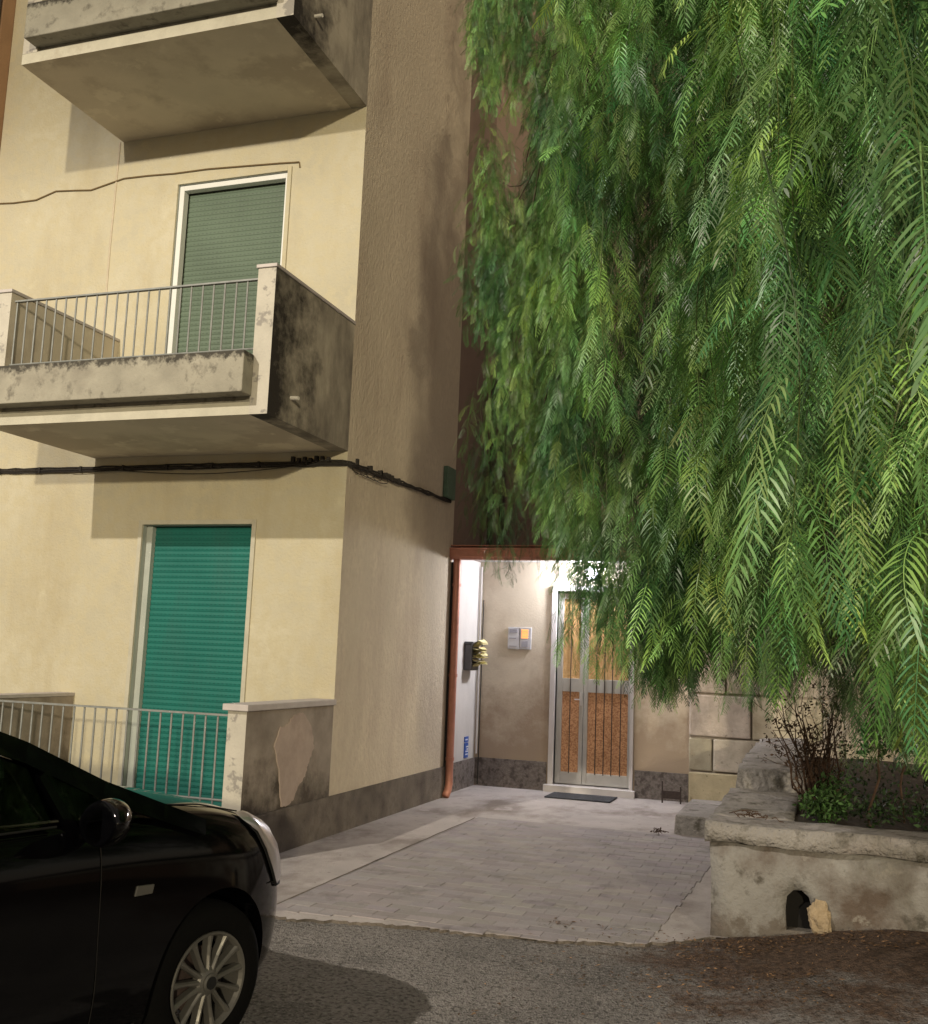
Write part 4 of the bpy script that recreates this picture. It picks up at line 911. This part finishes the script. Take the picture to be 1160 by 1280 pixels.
# wheels
for t, sd in ((0, 1), (0, -1), (-2.51, 1), (-2.51, -1)):
    c = cw(t, sd * .80, .30); ax = (rx_ * sd, ry_ * sd, 0); A = Vector(ax); U = Vector((fx_, fy_, 0)); Z = Vector((0, 0, 1)); Cn = Vector(c)
    if t == 0: q = Matrix.Rotation(R(-5), 3, 'Z'); A = q @ A; U = q @ U
    m = MB().use('tyre'); m.lathe([(.175, -.16), (.27, -.19), (.292, -.17), (.298, -.14), (.298, -.06), (.290, -.025), (.262, -.004), (.225, .002), (.192, -.006), (.186, -.02), (.175, -.16)], c, A, 48); wh = m.build('wheel', car, smooth=True)
    m = MB().use('rim'); m.lathe([(.170, -.12), (.176, -.02), (.189, -.004), (.186, .002), (.178, .000), (.169, -.016), (.167, -.12)], c, A, 48)
    for k in range(13):
        a = 2 * math.pi * k / 13 + .12; d = U * math.cos(a) + Z * math.sin(a); e = -U * math.sin(a) + Z * math.cos(a)
        ps = [(.045, .011, -.012), (.10, .009, -.016), (.14, .010, -.014), (.176, .015, -.010)]
        vs = []
        for r, w, h in ps: vs += [Cn + d * r + e * w + A * h, Cn + d * r + e * w * .35 + A * (h + .008), Cn + d * r - e * w * .35 + A * (h + .008), Cn + d * r - e * w + A * h, Cn + d * r - e * w + A * (h - .03), Cn + d * r + e * w + A * (h - .03)]
        m.add(vs, [(i * 6 + j, i * 6 + (j + 1) % 6, (i + 1) * 6 + (j + 1) % 6, (i + 1) * 6 + j) for i in range(3) for j in range(6)])
    m.lathe([(.055, -.04), (.055, -.012), (.045, -.004), (.034, .0), (.034, .006), (.026, .010), (.001, .010)], c, A, 32); m.build('rim', wh, smooth=False)
    m = MB().use('trim_b'); m.lathe([(.024, .0105), (.024, .013), (.001, .013)], c, A, 24); m.build('hub_cap', wh)
    m = MB().use('darkmetal'); m.lathe([(.125, -.075), (.125, -.065), (.001, -.065)], c, A, 32); m.build('brake_disc', wh)
m = MB().use('trim_b'); m.tube([cw(-.80, .80, .985), cw(-1.3, .80, .99), cw(-1.72, .80, .995)], .004, 4); m.build('belt_moulding', car)
m = MB().use('trim_b'); m.add([cw(.785, -.36, .30), cw(.785, .36, .30), cw(.785, .36, .45), cw(.785, -.36, .45)], [(0, 1, 2, 3)]); m.build('grille', car)
m = MB().use('trim_b'); m.tube([cw(-1.53, .845, .79), cw(-1.55, .865, .79), cw(-1.66, .865, .79), cw(-1.68, .845, .79)], .011, 6); m.build('door_handle', car)

# ------------------------------------------------------------------ LIGHT
w = bpy.data.worlds.new('World'); S.world = w; w.use_nodes = True; N = w.node_tree.nodes; L = w.node_tree.links
sky = N.new('ShaderNodeTexSky'); sky.sky_type = 'NISHITA'; sky.sun_disc = False; sky.sun_elevation = R(8); sky.sun_rotation = R(154)
bg = N['Background']; mx = N.new('ShaderNodeMix'); mx.data_type = 'RGBA'; mx.inputs[0].default_value = .85; mx.inputs[7].default_value = (2.0, 1.68, 1.38, 1)
L.new(sky.outputs[0], mx.inputs[6]); L.new(mx.outputs[2], bg.inputs[0]); bg.inputs[1].default_value = .16
def lamp(kind, name, loc, energy, color, **k):
    l = bpy.data.lights.new(name, kind); l.energy = energy; l.color = color
    for a, b in k.items(): setattr(l, a, b)
    o = bpy.data.objects.new(name, l); o.location = loc; COL.objects.link(o); return o
# the street lamp across the road on the left, the one that throws the balcony shadows
sl = lamp('POINT', 'street_lamp_light', (-6.95, -1.75, 8.07), 3450, (1, .90, .76), shadow_soft_size=.07)
sl.data.use_nodes = True; N = sl.data.node_tree.nodes; L = sl.data.node_tree.links     # cut-off luminaire: weak near the horizontal
tc = N.new('ShaderNodeTexCoord'); sp = N.new('ShaderNodeSeparateXYZ'); L.new(tc.outputs['Normal'], sp.inputs[0])
mr = N.new('ShaderNodeMapRange'); mr.interpolation_type = 'SMOOTHSTEP'; L.new(sp.outputs[2], mr.inputs[0])
mr.inputs[1].default_value = -.02; mr.inputs[2].default_value = -.25; mr.inputs[3].default_value = .04; mr.inputs[4].default_value = 1
L.new(mr.outputs[0], N['Emission'].inputs['Strength'])
# farther lamp down the street on the right: weak, low, almost parallel light through the tree
s = lamp('SUN', 'distant_lamp_light', (12, -26, 10), 1.5, (1, .86, .60), angle=R(1.2))
s.rotation_euler = Vector((-.49, 1, -.17)).to_track_quat('-Z', 'Y').to_euler()
lamp('POINT', 'porch_lamp_light', (-2.62, YC - .17, 2.655), 125, (.93, .93, 1), shadow_soft_size=.06)

# ------------------------------------------------------------------ CAMERA
cd = bpy.data.cameras.new('camera'); co = bpy.data.objects.new('camera', cd); COL.objects.link(co)
cd.sensor_fit = 'HORIZONTAL'; cd.sensor_width = 36; cd.lens = F / 1160 * 36; cd.clip_start = .05; cd.clip_end = 2000
co.matrix_world = Matrix(((cr[0], cu[0], -cf[0], 0), (cr[1], cu[1], -cf[1], 0), (cr[2], cu[2], -cf[2], 1.6), (0, 0, 0, 1)))
S.camera = co; S.view_settings.view_transform = 'Standard'; S.view_settings.look = 'None'; S.view_settings.exposure = 0; S.view_settings.gamma = 1
S.render.engine = 'CYCLES'; S.cycles.max_bounces = 6; S.cycles.diffuse_bounces = 3; S.cycles.transmission_bounces = 4; S.cycles.glossy_bounces = 3; S.cycles.transparent_max_bounces = 12
